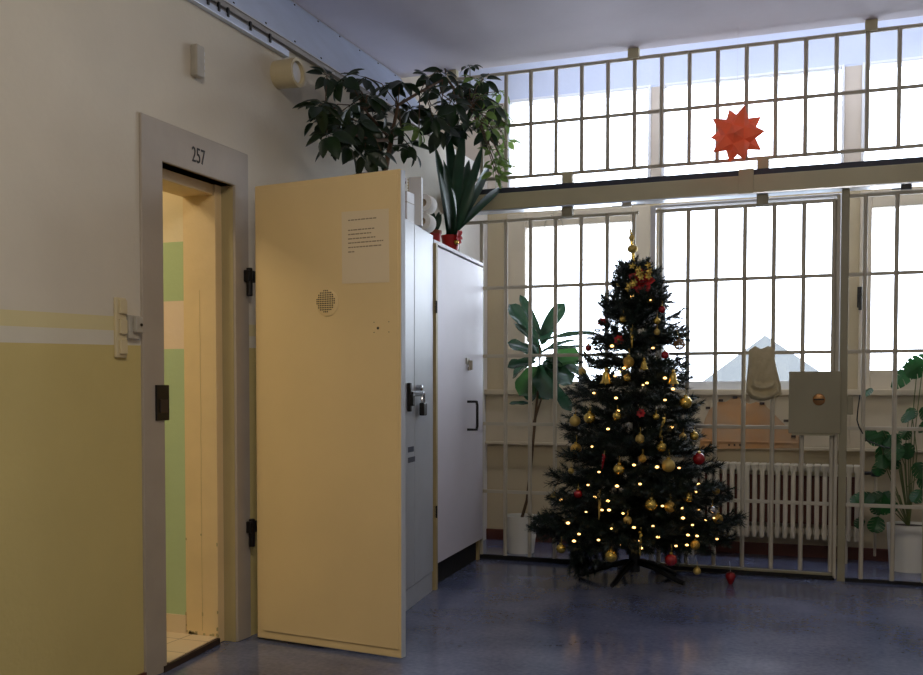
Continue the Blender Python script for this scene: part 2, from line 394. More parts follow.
cell = thing('trim_3', 'cream inner reveal of the cell doorway with cracked chipped paint', 'reveal', (-0.15, DY1, 0), kind='structure')
RY = 3.895
MB().box(-0.235, -0.06, RY, RY + 0.3, 0, 2.035 + 0.05).build('reveal_side', 'reveal', cell, bevel=0.003)
MB().box(-0.0805, -0.0, DY1 - 0.002, DY1 + 0.001, 0, DZ).build('reveal_outer', 'reveal2', cell)
MB().box(-0.235, -0.07, 3.30, RY, 2.035, 2.2).build('reveal_head', 'reveal', cell, bevel=0.003)
MB().box(-0.235, -0.07, 3.2, 3.40, 0, 2.035).build('reveal_side', 'reveal', cell, bevel=0.003)
ck = MB(); z = 0.05; x = -0.145
pts = []
while z < 1.62: pts.append(V((x + random.uniform(-0.0015, 0.0015), RY - 0.0006, z))); z += 0.06
ck.tube(pts, 0.0007, 4)
for q in range(12):                                  # chipped paint at the foot and along the edge
    zz = 0.03 + random.random() ** 2 * 0.5; xx = random.choice((-0.232, -0.062, -0.145)) + random.uniform(-0.004, 0.004)
    ck.box(xx - 0.003, xx + 0.003, RY - 0.0012, RY, zz, zz + random.uniform(0.006, 0.02))
for q in range(14):
    xx = random.uniform(-0.23, -0.062); ck.box(xx - 0.006, xx + 0.006, RY - 0.0012, RY, 0.03, 0.03 + random.uniform(0.004, 0.016))
ck.build('paint_crack', 'reveal2', cell)
cw = MB().box(-2.4, -0.235, RY + 0.004, RY + 0.1, 0, 2.6).box(-2.5, -2.4, 1.9, RY + 0.1, 0, 2.6).box(-2.4, -0.08, 1.9, 2.0, 0, 2.6).box(-0.16, -0.08, 1.9, 3.3, 0, 2.6)
tag(cw.build('wall_cell', 'cellwall'), 'green and cream striped wall inside the cell', 'wall', kind='structure')
tag(MB().box(-2.5, -0.08, 1.9, RY + 0.1, 2.6, 2.7).build('ceiling_cell', 'plaster'), 'ceiling inside the cell', 'ceiling', kind='structure')
t0, t1 = onfloor(164.5, 664, 0.03), onfloor(217.5, 636.8, 0.03)
dd = (t1 - t0) / (t1.y - t0.y)
a0 = t0 + dd * (3.405 - t0.y); a1 = t0 + dd * (RY - 0.002 - t0.y)
fl_ = MB().prism([V((a0.x, a0.y, 0.0)), V((a1.x, a1.y, 0.0)), V((-2.4, RY, 0.0)), V((-2.4, 2.0, 0)), V((-0.2, 2.0, 0)), V((-0.2, 3.405, 0))], (0, 0, 0.03))
tag(fl_.build('floor_cell', 'tile'), 'cream tiled floor of the cell, one step above the corridor', 'floor', kind='structure')
ri = MB().prism([a0 + V((0.001, 0, -0.03)), a1 + V((0.001, 0, -0.03)), a1 + V((0.014, 0, -0.03)), a0 + V((0.014, 0, -0.03))], (0, 0, 0.026))
tag(ri.build('trim_4', 'darkbrown'), 'dark worn riser at the edge of the cell floor', 'threshold', kind='structure')
bt = MB()
bt.box(-2.4, -0.235, RY - 0.004, RY + 0.004, 0.03, 0.115)
tag(bt.build('baseboard_cell', 'tile'), 'tiled skirting at the foot of the green cell wall', 'baseboard', kind='structure')

# ------------------------------------------------------------------ cell door leaf, open into the corridor
HA = V((0.072, 4.011, 0)); HB = V((0.865, 3.906, 0)); LU = (HB - HA).normalized(); LN = V((LU.y, -LU.x, 0)); LW = 0.782; LH = 2.085
def lp(s_, d, z): return HA + LU * s_ + LN * d + V((0, 0, z))
LT_ = lambda p: lp(p.x, -p.y, p.z)
leaf = thing('door_1', 'cream steel cell door standing open, with a notice and a round speaker grille', 'door', HA, kind='structure')
MB().box(0, LW, 0.002, 0.034, 0.012, LH, LT_).build('door_leaf', 'leafdoor', leaf, bevel=0.004)
MB().box(0.04, LW - 0.012, -0.004, 0.004, 0.05, LH - 0.022, LT_).build('face_plate', 'leafdoor', leaf, bevel=0.0015)
MB().box(LW, LW + 0.003, 0.003, 0.034, 0.014, LH - 0.004, LT_).build('lit_edge_strip', 'locker', leaf)  # bluish window light put into this strip's pale colour
LR = Matrix((LU, V((0, 0, 1)), LN)).transposed()
sc_ = (0.402, 1.545)
MB().lathe([(0.058, 0), (0.058, 0.0025), (0.054, 0.004), (0.001, 0.004)], lp(sc_[0] + 0.008, 0.004, sc_[1] - 0.008), 36, LR).build('speaker_disc', 'leafdoor', leaf, smooth=True)
h = MB()
for i in range(-5, 6):
    for j in range(-5, 6):
        if i * i + j * j <= 27: h.lathe([(0.0032, 0), (0.0032, 0.0006)], lp(sc_[0] + i * 0.0092, 0.0082, sc_[1] + j * 0.0092), 8, LR)
h.build('speaker_holes', 'black', leaf)
kp = MB()
for i, j, r in ((-0.02, -0.018, 0.002), (0.055, -0.018, 0.002), (-0.02, 0.025, 0.002), (0.055, 0.025, 0.002), (0.0, 0.0, 0.006)):
    kp.lathe([(r, 0), (r, 0.001)], lp(0.672 + i, 0.0042, 1.42 + j), 10, LR)
kp.build('keyhole', 'black', leaf)
nb = MB().prism([lp(0.488, 0.0046, 1.618), lp(0.73, 0.0046, 1.612), lp(0.727, 0.0046, 1.922), lp(0.486, 0.0046, 1.927)], LN * 0.0006)
nt_ = tag(nb.build('notice_sheet', 'paper'), 'printed paper notice taped high on the open cell door', 'notice')
for s0, s1, z in ((0.52, 0.665, 1.888), (0.52, 0.655, 1.845), (0.52, 0.645, 1.827), (0.52, 0.66, 1.808), (0.52, 0.70, 1.790), (0.52, 0.69, 1.771), (0.52, 0.552, 1.752)):
    ln = MB(); a = s0
    while a < s1 - 0.004:
        wd = min(random.uniform(0.008, 0.022), s1 - a)
        ln.prism([lp(a, 0.0053, z - 0.0025), lp(a + wd, 0.0053, z - 0.0025), lp(a + wd, 0.0053, z + 0.0025), lp(a, 0.0053, z + 0.0025)], LN * 0.0002); a += wd + 0.003
    ln.build('printed_line', 'ink', nt_)

# ------------------------------------------------------------------ fittings on the left wall
a, b_ = onwall(113, 297), onwall(124.5, 358)
sw = thing('switch_panel', 'tall cream switch strip with three rockers on the wall by the cell doorway', 'switch', (0, a.y, b_.z))
MB().box(0, 0.014, a.y, b_.y, b_.z, a.z).build('back_plate', 'cream', sw, bevel=0.005)
hh = (a.z - b_.z) / 3
for k in range(3):
    z0 = b_.z + hh * k + 0.014; MB().box(0.014, 0.024, a.y + 0.014, b_.y - 0.008, z0, z0 + hh - 0.022).build('rocker', 'cream', sw, bevel=0.003)
a, b_ = onwall(125, 315), onwall(140, 340)
kb = thing('key_switch', 'small grey key switch box beside the cream switch strip', 'switch', (0, a.y, b_.z))
MB().box(0, 0.02, a.y, b_.y - 0.022, b_.z, a.z).build('back_plate', 'greyplastic', kb, bevel=0.004)
MB().box(0.02, 0.038, a.y + 0.02, b_.y - 0.028, b_.z + 0.025, a.z - 0.004).build('key_housing', 'greyplastic', kb, bevel=0.004)
MB().lathe([(0.006, 0), (0.006, 0.004)], (0.038, b_.y - 0.04, (a.z + b_.z) / 2 + 0.01), 10, Matrix.Rotation(PI / 2, 3, 'Y')).build('key_slot', 'black', kb)
a, b_ = onwall(190, 44), onwall(201, 81)
tb = thing('junction_strip', 'narrow grey terminal strip high on the wall above the doorway', 'junction box', (0, a.y, b_.z))
MB().box(0, 0.035, a.y, b_.y - 0.02, b_.z, a.z).build('housing', 'greyplastic', tb, bevel=0.006)
for k in range(4):
    z0 = b_.z + 0.012 + k * (a.z - b_.z - 0.02) / 4; MB().box(0.004, 0.03, b_.y - 0.02, b_.y - 0.012, z0, z0 + 0.018).build('terminal', 'white', tb, bevel=0.002)
pp = V((0, 4.335, 2.688))
pi = thing('pipe_stub', 'cream round pipe stub sticking out of the wall below the trunking', 'pipe', pp)
RX90 = Matrix.Rotation(PI / 2, 3, 'Y')
MB().lathe([(0.066, 0), (0.069, 0.10), (0.069, 0.118), (0.054, 0.118), (0.05, 0.04)], pp, 32, RX90).build('pipe_body', 'cream', pi, smooth=True)
MB().lathe([(0.0515, 0.098), (0.05, 0.101), (0.02, 0.103)], pp, 32, RX90).build('pipe_plug', 'white', pi, smooth=True)
# duct along the ceiling + trunking below it
du = thing('ceiling_duct', 'blue-grey sheet metal duct casing running along the top of the left wall', 'duct', (0.03, 3, 2.865))
DA, DB = V((0.03, 0, 2.868)), V((-0.335, 0, CZ - 0.002))
def slope(t, y, o=0.0): return DA.lerp(DB, t) + V((0, y, 0)) + V((0.8, 0, -0.6)) * o
MB().prism([slope(0, -0.5), slope(1, -0.5), slope(1, -0.5) + V((-0.01, 0, 0)), slope(0, -0.5) + V((-0.01, 0, 0))], (0, G - 0.05 + 0.5, 0)).build('sloped_sheet', 'galv', du)
MB().prism([slope(0, -0.5), slope(0, -0.5, 0.006), slope(0.02, -0.5, 0.006), slope(0.02, -0.5)], (0, G - 0.05 + 0.5, 0)).build('edge_trim', 'white', du)
MB().prism([slope(0.975, -0.5), slope(0.975, -0.5, 0.012), slope(1, -0.5, 0.012), slope(1, -0.5)], (0, G - 0.05 + 0.5, 0)).build('edge_trim', 'white', du)
MB().box(0.001, 0.029, -0.5, G - 0.05, 2.84, 2.868).build('inner_lip', 'duct', du)
sx = MB()
for k in range(15):
    for q in (0.06, 0.92): sx.ball(slope(q, 2.6 + k * 0.27), 0.006, n=8, m=4)
sx.build('screws', 'black', du)['kind'] = 'stuff'
cd = thing('cable_trunking', 'thin bright aluminium trunking strip on the wall under the duct', 'trunking', (0, 3, 2.79))
MB().box(0, 0.03, 0.5, 4.40, 2.79, 2.822).build('channel', 'alu', cd, bevel=0.002)
MB().box(0, 0.012, 0.5, 4.40, 2.822, 2.86).build('channel_back', 'duct', cd)
for y in (3.72, 3.80, 3.87, 4.05, 4.22): MB().box(0.026, 0.036, y - 0.006, y + 0.006, 2.805, 2.845).build('clip', 'black', cd)

# ------------------------------------------------------------------ locker and cupboard
def framed(p1, p2):
    """local frame along a front: s along p1->p2, d outwards into the corridor"""
    u = (p2 - p1).normalized(); n = V((u.y, -u.x, 0))
    return lambda p: p1 + u * p.x + n * p.y + V((0, 0, p.z))
K1 = V((0.520, 4.50, 0)); K2 = V((0.393, 5.372, 0)); KT = framed(K1, K2); KL = (K2 - K1).length; KH = 2.05
lk = thing('metal_locker', 'pale grey steel locker half hidden behind the open cell door', 'locker', (0.25, 4.95, 0))
MB().box(0, KL, -0.34, -0.02, 0, KH, KT).build('carcass', 'locker', lk, bevel=0.004)
MB().box(0, KL, -0.02, -0.006, 0, 0.11, KT).build('plinth', 'locker', lk, bevel=0.002)
md = 0.47
MB().box(0.006, md - 0.003, -0.02, 0, 0.115, KH - 0.01, KT).build('door', 'locker', lk, bevel=0.003)
d2 = MB().box(md + 0.003, KL - 0.006, -0.02, 0, 0.115, KH - 0.01, KT).build('door', 'locker', lk, bevel=0.003)
hs = MB().box(md - 0.15, md - 0.12, 0, 0.02, 1.045, 1.195, KT).box(md - 0.13, md + 0.05, 0.02, 0.03, 1.125, 1.15, KT).box(md - 0.155, md - 0.115, 0.015, 0.035, 1.075, 1.135, KT)
hs.build('hasp', 'black', lk, bevel=0.004)
pc = KT(V((md + 0.085, 0.03, 1.125)))
pl = MB().box(md + 0.05, md + 0.12, 0.012, 0.04, 1.02, 1.09, KT).build('padlock', 'black', lk, bevel=0.006)
pts = [KT(V((md + 0.05 + 0.025 * (1 - math.cos(t)) , 0.028, 1.09 + 0.055 * math.sin(t)))) for t in [PI * k / 8 for k in range(9)]]
MB().tube(pts, 0.006, 8).build('padlock_shackle', 'chrome', pl, smooth=True)
MB().lathe([(0.016, 0), (0.016, 0.03), (0.008, 0.034)], KT(V((md + 0.045, 0.0, 1.17))), 16, RX90).build('knob', 'chrome', lk, smooth=True)
for z in (0.845, 0.79):
    MB().box(md - 0.13, md - 0.02 + (0.025 if z < 0.8 else 0), 0.0, 0.0015, z - 0.014, z + 0.014, KT).build('label_plate', 'beamdark', lk)

W1 = V((0.390, 5.392, 0)); W2 = V((0.291, 6.505, 0)); WT = framed(W1, W2); WL = (W2 - W1).length; WH = 2.0; WD = 0.27
cb = thing('white_cupboard', 'tall white cupboard with a black bow handle and beech sides against the left wall', 'cupboard', (0.2, 5.95, 0))
MB().box(0, 0.035, -WD, 0.012, 0, WH, WT).build('side_panel', 'edge', cb, bevel=0.002)
MB().box(WL - 0.03, WL, -WD, -0.02, 0, WH, WT).build('side_panel', 'edge', cb, bevel=0.002)
MB().box(0.035, WL - 0.03, -WD, -0.02, 0.14, 0.16, WT).box(0.035, WL - 0.03, -WD, -WD + 0.008, 0.14, WH - 0.02, WT).build('carcass', 'cupboard', cb)
MB().box(0.0, WL, -WD, 0.0, WH, WH + 0.022, WT).build('top', 'cupboard', cb, bevel=0.003)
MB().box(0.035, WL - 0.03, -0.06, -0.04, 0.0, 0.14, WT).build('plinth', 'nearblack', cb)
dr = MB().box(0.038, WL, -0.018, 0.0, 0.145, WH - 0.012, WT).build('door', 'cupboard', cb, bevel=0.002)
hb = MB()
for z in (0.905, 1.085): hb.tube([WT(V((0.72, 0.0, z))), WT(V((0.72, 0.06, z)))], 0.008, 8)
hb.tube([WT(V((0.72, 0.06, 0.90))), WT(V((0.72, 0.066, 0.93))), WT(V((0.72, 0.066, 1.06))), WT(V((0.72, 0.06, 1.09)))], 0.009, 8)
hb.build('handle', 'black', dr, smooth=True)
MB().box(0.68, 0.76, 0, 0.006, 1.325, 1.365, WT).box(0.73, 0.745, 0.006, 0.03, 1.29, 1.35, WT).box(0.715, 0.765, 0.004, 0.012, 1.285, 1.31, WT).build('cupboard_lock', 'greyplastic', dr, bevel=0.002)
MB().box(0.0, 0.012, 0.0, 0.016, 1.6, 1.67, WT).build('hinge', 'nearblack', cb)
MB().box(0.0, 0.012, 0.0, 0.016, 0.42, 0.49, WT).build('hinge', 'nearblack', cb)

# things standing on the locker
p = onfloor(418.5, 224.5, KH)
ca = MB().box(-0.036, 0.036, -0.024, 0.024, 0, 0.262).build('foil_box', 'white', None, bevel=0.003)
ca.location = (0.402, 5.10, KH); ca.rotation_euler = (0, 0, 0.25)
tag(ca, 'tall white cling-film box standing on end on the locker, left of the paper rolls', 'box')
sr = MB()
for k in range(15): sr.prism([V((-0.036, -0.022, 0.03 + k * 0.015)), V((-0.042, -0.022, 0.0375 + k * 0.015)), V((-0.036, -0.022, 0.045 + k * 0.015))], (0, -0.001, 0))
sr.build('cutter_strip', 'gold', ca, local=True)
sm = MB().box(-0.05, 0.05, -0.05, 0.05, 0, 0.16).build('carton', 'white', None, bevel=0.003)
sm.location = (0.375, 4.98, KH); tag(sm, 'small white carton squeezed between the door edge and the cling-film box', 'box')
MB().box(-0.051, 0.051, -0.051, 0.051, 0.10, 0.104).build('lid_seam', 'greyplastic', sm, local=True)

def roll(loc, label):
    t = thing('toilet_roll', label, 'toilet roll', loc, 'toilet rolls on the locker')
    R = Matrix.Rotation(0.05, 3, 'Z') @ Matrix.Rotation(PI / 2, 3, 'X')
    MB().lathe([(0.021, -0.05), (0.05, -0.05), (0.052, -0.046), (0.052, 0.046), (0.05, 0.05), (0.021, 0.05)], loc, 28, R, closed=True).build('paper', 'tissue', t, smooth=True)
    MB().lathe([(0.019, -0.049), (0.021, -0.049), (0.021, 0.049), (0.019, 0.049)], loc, 20, R, closed=True).build('core', 'card', t, smooth=True)
rb = V((0.372, 5.30, KH + 0.052))
roll(rb, 'lower of the two toilet rolls stacked on the locker')
roll(rb + V((0.006, 0.0, 0.1035)), 'upper of the two toilet rolls stacked on the locker')

# ------------------------------------------------------------------ plants on the cabinets
def pot(mb, c, r0, r1, h, n=28, wall=0.012):
    return mb.lathe([(r0, 0), (r1, h), (r1 - wall, h), (r0 - wall, 0.02)], c, n)
SP = V((0.285, 4.86, KH))
sch = thing('umbrella_plant', 'large dark umbrella plant in a brown pot on top of the locker', 'plant', SP)
pot(MB(), SP + V((0, 0, 0)), 0.105, 0.14, 0.20).build('pot', 'terra', sch, smooth=True)
MB().lathe([(0.135, 0.195), (0.153, 0.2), (0.153, 0.22), (0.142, 0.22), (0.135, 0.2)], SP, 32, closed=True).build('pot_rim', 'saucer', sch, smooth=True)
MB().lathe([(0.125, 0.185), (0.12, 0.19), (0.01, 0.195)], SP, 24).build('soil', 'soil', sch)
T0 = SP + V((0.01, 0.03, 0.19)); T1 = on(391, 140, 0, 0.29); T2 = on(398, 105, 0, 0.30); T3 = on(420, 92, 0, 0.33); T4 = on(446, 78, 0, 0.36); T5 = on(470, 108, 0, 0.40)
st = MB().tube([T0, (T0 + T1) / 2 + V((0.0, 0.01, 0)), T1, T2], [0.016, 0.014, 0.012, 0.009], 8).tube([T2, T3, T4, T5], [0.009, 0.008, 0.007, 0.006], 8)
B1 = on(340, 130, 0, 0.24); B2 = on(325, 120, 0, 0.22); st.tube([T1, (T1 + B1) / 2 + V((0.03, 0, -0.03)), B1, B2], [0.01, 0.009, 0.007, 0.004], 8)
B3 = on(365, 110, 0, 0.27); st.tube([T1, (T1 + B3) / 2, B3], [0.009, 0.007, 0.005], 8)
def scheff_leaf(seed, n=7, L=0.115):
    r = random.Random(seed); m = MB()
    for k in range(n):
        a = 2 * PI * k / n + r.uniform(-0.2, 0.2); dr_ = r.uniform(-0.75, -0.15); l = L * r.uniform(0.75, 1.15)
        d = V((math.cos(a) * math.cos(dr_), math.sin(a) * math.cos(dr_), math.sin(dr_)))
        b0 = d * 0.022; b1 = d * (0.022 + l)
        m.tube([V((0, 0, 0)), b0], 0.0016, 4)
        m.blade(b0, b1, l * r.uniform(0.46, 0.56), V((0, 0, 1)), sag=r.uniform(0.2, 0.7), cup=0.25, k=6)
    return m
protos = [scheff_leaf(s) for s in range(5)] + [scheff_leaf(10 + s, 6, 0.085) for s in range(2)]
pmesh = [m.build('leaf', 'leafdark', sch, smooth='all', local=True, normals=False) for m in protos]
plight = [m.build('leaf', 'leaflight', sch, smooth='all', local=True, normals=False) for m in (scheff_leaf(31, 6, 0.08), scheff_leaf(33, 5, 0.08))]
left_hubs = [(318, 82), (316, 108), (308, 126), (326, 130), (341, 112), (350, 96), (360, 103), (376, 92), (345, 140), (360, 128), (375, 118), (386, 112), (318, 140), (340, 152),
             (326, 146), (366, 146), (381, 138), (396, 122), (402, 114), (392, 88), (398, 150), (392, 136), (405, 158), (356, 84), (332, 86), (352, 118), (368, 132), (348, 128), (384, 152), (372, 158), (356, 158), (333, 118), (310, 112)]
right_hubs = [(430, 84), (446, 80), (471, 72), (458, 92), (441, 102), (470, 92), (482, 104), (494, 112), (460, 118), (446, 124), (476, 128), (488, 138), (432, 112), (484, 86), (456, 138), (440, 134), (452, 108), (466, 104), (472, 116), (434, 124), (450, 134), (464, 130), (430, 96)]
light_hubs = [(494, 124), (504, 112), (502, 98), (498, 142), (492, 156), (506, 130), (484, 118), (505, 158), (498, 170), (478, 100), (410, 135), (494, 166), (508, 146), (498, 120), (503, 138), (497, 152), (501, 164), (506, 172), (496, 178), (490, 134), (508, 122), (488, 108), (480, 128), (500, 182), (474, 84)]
used = set()
def put_leaf(px, py, X, mats, base, toward):
    hub = on(px + (9 if px < 412 else -1), py - 7, 0, X)
    if mats is pmesh: i = random.randrange(len(pmesh))
    else: i = random.randrange(len(plight))
    q = V((random.uniform(-0.5, 0.9), random.uniform(-1.0, 0.2), random.uniform(0.4, 1.0))).normalized()
    mt = q.to_track_quat('Z', 'Y').to_matrix() @ Matrix.Rotation(random.uniform(0, 2 * PI), 3, 'Z') * random.uniform(0.85, 1.12)
    src = mats[i]
    if (id(mats), i) not in used:
        used.add((id(mats), i)); m4 = mt.to_4x4(); m4.translation = hub - SP; src.matrix_local = m4
    else: inst(src, 'leaf', sch, hub, mt)
    bp = min(base, key=lambda b: (b - hub).length)
    mid = (bp + hub) / 2 + V((0, 0, 0.04))
    st.tube([bp, mid, hub], 0.0028, 5)
lb = [T1, T2, B1, B2, B3, (T0 + T1) / 2, (T1 + B1) / 2]; rbp = [T3, T4, T5, (T4 + T5) / 2]
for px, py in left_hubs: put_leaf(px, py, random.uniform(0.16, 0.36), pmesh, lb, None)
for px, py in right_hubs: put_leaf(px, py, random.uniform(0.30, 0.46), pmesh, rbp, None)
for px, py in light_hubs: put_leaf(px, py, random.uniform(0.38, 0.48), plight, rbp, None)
st.build('stem', 'bark', sch, smooth=True)

SB = V((0.285, 5.92, WH + 0.022))
sl = thing('strap_leaf_plant', 'plant with long arching strap leaves in a red wrapped pot on the white cupboard', 'plant', SB)
pot(MB(), SB, 0.045, 0.062, 0.10, wall=0.006).build('pot', 'redpot', sl, smooth=True)
MB().lathe([(0.055, 0.085), (0.03, 0.095), (0.005, 0.1)], SB, 16).build('soil', 'soil', sl)
bow = MB()
for a in range(7):
    t = a * 0.9; c0 = SB + V((0.055, -0.03, 0.085)); d = V((0.4, math.cos(t), math.sin(t))).normalized() * random.uniform(0.035, 0.06)
    bow.blade(c0, c0 + d, 0.028, V((1, -0.3, 0.2)), sag=0.4, k=4, shape=lambda t: 0.5 + 0.5 * math.sin(PI * t))
bow.build('bow', 'redcloth', sl, normals=False)
MB().ball(SB + V((0.06, -0.06, 0.05)), 0.016, n=12, m=8).build('gold_ball', 'gold', sl, smooth=True)
strap_tips = [(438, 152, 10), (452, 128, 11), (462, 150, 12), (474, 158, 11), (484, 150, 9), (497, 158, 9), (508, 184, 9), (440, 178, 10), (431, 182, 12), (476, 186, 9), (466, 128, 10), (457, 160, 13), (492, 172, 8), (447, 168, 12), (482, 208, 7)]
mkstrap = lambda t: (min(1, 0.55 + t * 1.2) if t < 0.7 else max(0.02, 1 - ((t - 0.7) / 0.3) ** 1.8))
sr_ = random.Random(4)
for k, (px, py, wd) in enumerate(strap_tips):
    tip = on(px, py, 0, sr_.uniform(0.28, 0.48)); tip.y = max(tip.y, 5.55)
    tip.z += 0.04; base = SB + V((sr_.uniform(-0.02, 0.02), sr_.uniform(-0.02, 0.02), 0.09))
    MB().blade(base, tip, wd * 0.0058, V((0.7, -0.7, 0.5)), sag=sr_.uniform(0.15, 0.55), cup=0.3, k=12, shape=mkstrap).build('leaf', 'strap', sl, smooth='all', normals=False)
RP = V((0.262, 5.70, WH + 0.022))
rp = thing('red_pot', 'small red flower pot left of the strap-leaf plant on the white cupboard', 'pot', RP)
pot(MB(), RP, 0.036, 0.045, 0.085, wall=0.005).build('pot_body', 'redpot', rp, smooth=True)
MB().lathe([(0.046, 0.08), (0.048, 0.083), (0.048, 0.1), (0.042, 0.1), (0.042, 0.083)], RP, 24, closed=True).build('pot_rim', 'terra', rp, smooth=True)
MB().lathe([(0.041, 0.085), (0.004, 0.09)], RP, 16).build('soil', 'soil', rp)
for k in range(5):
    a = k * 1.25; tp = RP + V((0.05 * math.cos(a), 0.06 * math.sin(a), 0.20 + 0.03 * (k % 3)))
    MB().blade(RP + V((0, 0, 0.088)), tp, 0.04, V((0.7, -0.7, 0.3)), sag=0.3, k=7).build('leaf', 'strap', rp, smooth='all', normals=False)

# ------------------------------------------------------------------ barred grille, beam, gate
PX0, PIT = 0.4398, 0.17395
bx = lambda k: PX0 + PIT * k
UP = (2.5915, 2.939, 3.29); LO = (0.03, 0.4664, 0.930, 1.392, 1.854, 2.304)
def rail(mb, x0, x1, z, y=G, h=0.022, d=0.012): return mb.box(x0, x1, y - d / 2, y + d / 2, z - h / 2, z + h / 2)
def bars(parent, ks, z0, z1, y=G, r=0.0135):
    first = None
    for k in ks:
        p = V((bx(k), y, z0))
        if first is None:
            first = MB().tube([(bx(k), y, z0), (bx(k), y, z1)], r, 10).build('bar', 'olive', parent, smooth=True); ox = bx(k)
        else:
            c = first.copy(); c.name = 'bar'; COL.objects.link(c); c.parent = parent; c.location = first.location + V((bx(k) - ox, 0, 0))
XE = RX
ug = thing('upper_grille', 'barred upper grille panel between the ceiling and the olive beam', 'grille', (2, G, 2.55))
bars(ug, range(-2, 26), UP[0], UP[2])
for z in UP: rail(MB(), 0.02, XE - 0.02, z).build('rail', 'olive', ug, bevel=0.002)
for px in (453, 634, 871):
    x = at(px, 50, G).x; MB().box(x - 0.035, x + 0.035, G - 0.03, G + 0.019, UP[2] - 0.005, CZ - 0.001).build('ceiling_bracket', 'beam', ug, bevel=0.003)
bm_ = thing('cross_beam', 'heavy olive steel beam crossing the grille, dark along its upper edge', 'beam', (2, G, 2.37))
MB().box(0.01, XE - 0.01, G - 0.055, G + 0.045, 2.372, 2.482).build('web', 'beam', bm_, bevel=0.006)
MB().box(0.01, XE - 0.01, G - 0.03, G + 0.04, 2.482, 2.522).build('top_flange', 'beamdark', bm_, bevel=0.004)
MB().box(0.01, XE - 0.01, G - 0.062, G + 0.05, 2.364, 2.373).build('bottom_flange', 'alu', bm_)
x = at(747, 180, G).x; MB().box(x - 0.045, x + 0.045, G - 0.066, G - 0.055, 2.37, 2.52).build('joint_plate', 'beam', bm_, bevel=0.003)
for px in (568, 763):
    x = at(px, 180, G).x
    MB().box(x - 0.035, x + 0.035, G - 0.03, G + 0.025, 2.522, UP[0] + 0.004).build('clip', 'beam', bm_, bevel=0.003)
    MB().box(x - 0.035, x + 0.035, G - 0.03, G + 0.025, LO[5] - 0.004, 2.364).build('clip', 'lock', bm_, bevel=0.003)
x = at(906, 192, G).x
MB().box(x - 0.03, x + 0.03, G - 0.05, G - 0.02, 2.335, 2.364).box(x - 0.08, x - 0.03, G - 0.045, G - 0.03, 2.338, 2.346).build('bolt_catch', 'black', bm_, bevel=0.003)
x = at(628, 204, G).x
MB().box(x - 0.03, x + 0.03, G - 0.05, G - 0.03, 2.338, 2.364).box(x - 0.1, x + 0.12, G - 0.04, G - 0.03, 2.345, 2.352).build('bolt_catch', 'greyplastic', bm_, bevel=0.002)

lg = thing('lower_grille', 'fixed barred grille left of the gate, behind the Christmas tree', 'grille', (0.7, G, 0))
bars(lg, range(-2, 6), 0.0, LO[5])
for z in LO[1:]: rail(MB(), 0.01, bx(5) + 0.03, z).build('rail', 'olive', lg, bevel=0.002)
MB().box(0.01, bx(5) + 0.03, G - 0.015, G + 0.015, 0.0, 0.03).build('bottom_rail', 'nearblack', lg, bevel=0.002)
GX0, GX1 = at(653, 300, G).x, at(838, 300, G).x
ga = thing('barred_gate', 'barred steel gate with a square lock box, standing shut in the grille', 'gate', (GX0, G, 0))
bars(ga, range(6, 13), 0.05, LO[5])
for z in LO[1:]: rail(MB(), GX0, GX1, z).build('rail', 'olive', ga, bevel=0.002)
MB().box(GX0 - 0.016, GX0 + 0.016, G - 0.02, G + 0.02, 0.015, 2.335).build('gate_stile', 'winwhite', ga, bevel=0.003)
MB().box(GX1 - 0.012, GX1 + 0.008, G - 0.02, G + 0.02, 0.015, 2.335).build('gate_stile', 'olive', ga, bevel=0.003)
MB().box(GX0, GX1, G - 0.012, G + 0.012, 2.325, 2.34).build('gate_head', 'winwhite', ga, bevel=0.002)
MB().box(GX0, GX1, G - 0.016, G + 0.016, 0.03, 0.045).build('bottom_bar', 'lock', ga, bevel=0.002)
MB().box(GX0, GX1, G - 0.02, G + 0.02, 0.006, 0.03).build('bottom_rail', 'nearblack', ga, bevel=0.003)
l0, l1 = at(789, 371.5, G - 0.05), at(840.5, 434, G - 0.05)
lb_ = MB().box(l0.x, l1.x, G - 0.05, G + 0.03, l1.z, l0.z).build('lock_box', 'lock', ga, bevel=0.004)
kc = at(819, 399.5, G - 0.05)
MB().lathe([(0.036, 0), (0.036, 0.004), (0.028, 0.008), (0.001, 0.008)], kc, 24, Matrix.Rotation(PI / 2, 3, 'X')).build('keyhole_cover', 'brass', lb_, smooth=True)
MB().box(kc.x - 0.03, kc.x + 0.03, G - 0.0595, G - 0.056, kc.z - 0.004, kc.z + 0.004).build('keyhole', 'black', lb_)
MB().box(l0.x + 0.02, l1.x - 0.03, G - 0.051, G + 0.031, l1.z - 0.012, l1.z).build('lock_lip', 'lock', lb_)
po = thing('gate_post', 'square olive steel post the gate shuts against', 'post', (2.586, G, 0))
qx = (at(840.5, 300, G).x, at(848.5, 300, G).x)
MB().box(qx[0], qx[1], G - 0.025, G + 0.025, 0, 2.365).build('post_tube', 'lock', po, bevel=0.004)
k0, k1 = at(847.5, 396, G), at(853, 414.5, G)
MB().box(qx[1], k1.x, G - 0.03, G + 0.02, k1.z, k0.z).build('strike_box', 'lock', po, bevel=0.003)
rg = thing('side_grille', 'fixed barred grille right of the gate post', 'grille', (3, G, 0))
bars(rg, range(13, 26), 0.0, LO[5] + 0.02)
for z in LO[1:5] + (LO[5] + 0.02,): rail(MB(), qx[1], XE - 0.01, z).build('rail', 'olive', rg, bevel=0.002)

MB().box(qx[1], XE - 0.01, G - 0.015, G + 0.015, 0.0, 0.02).build('bottom_rail', 'nearblack', rg, bevel=0.002)
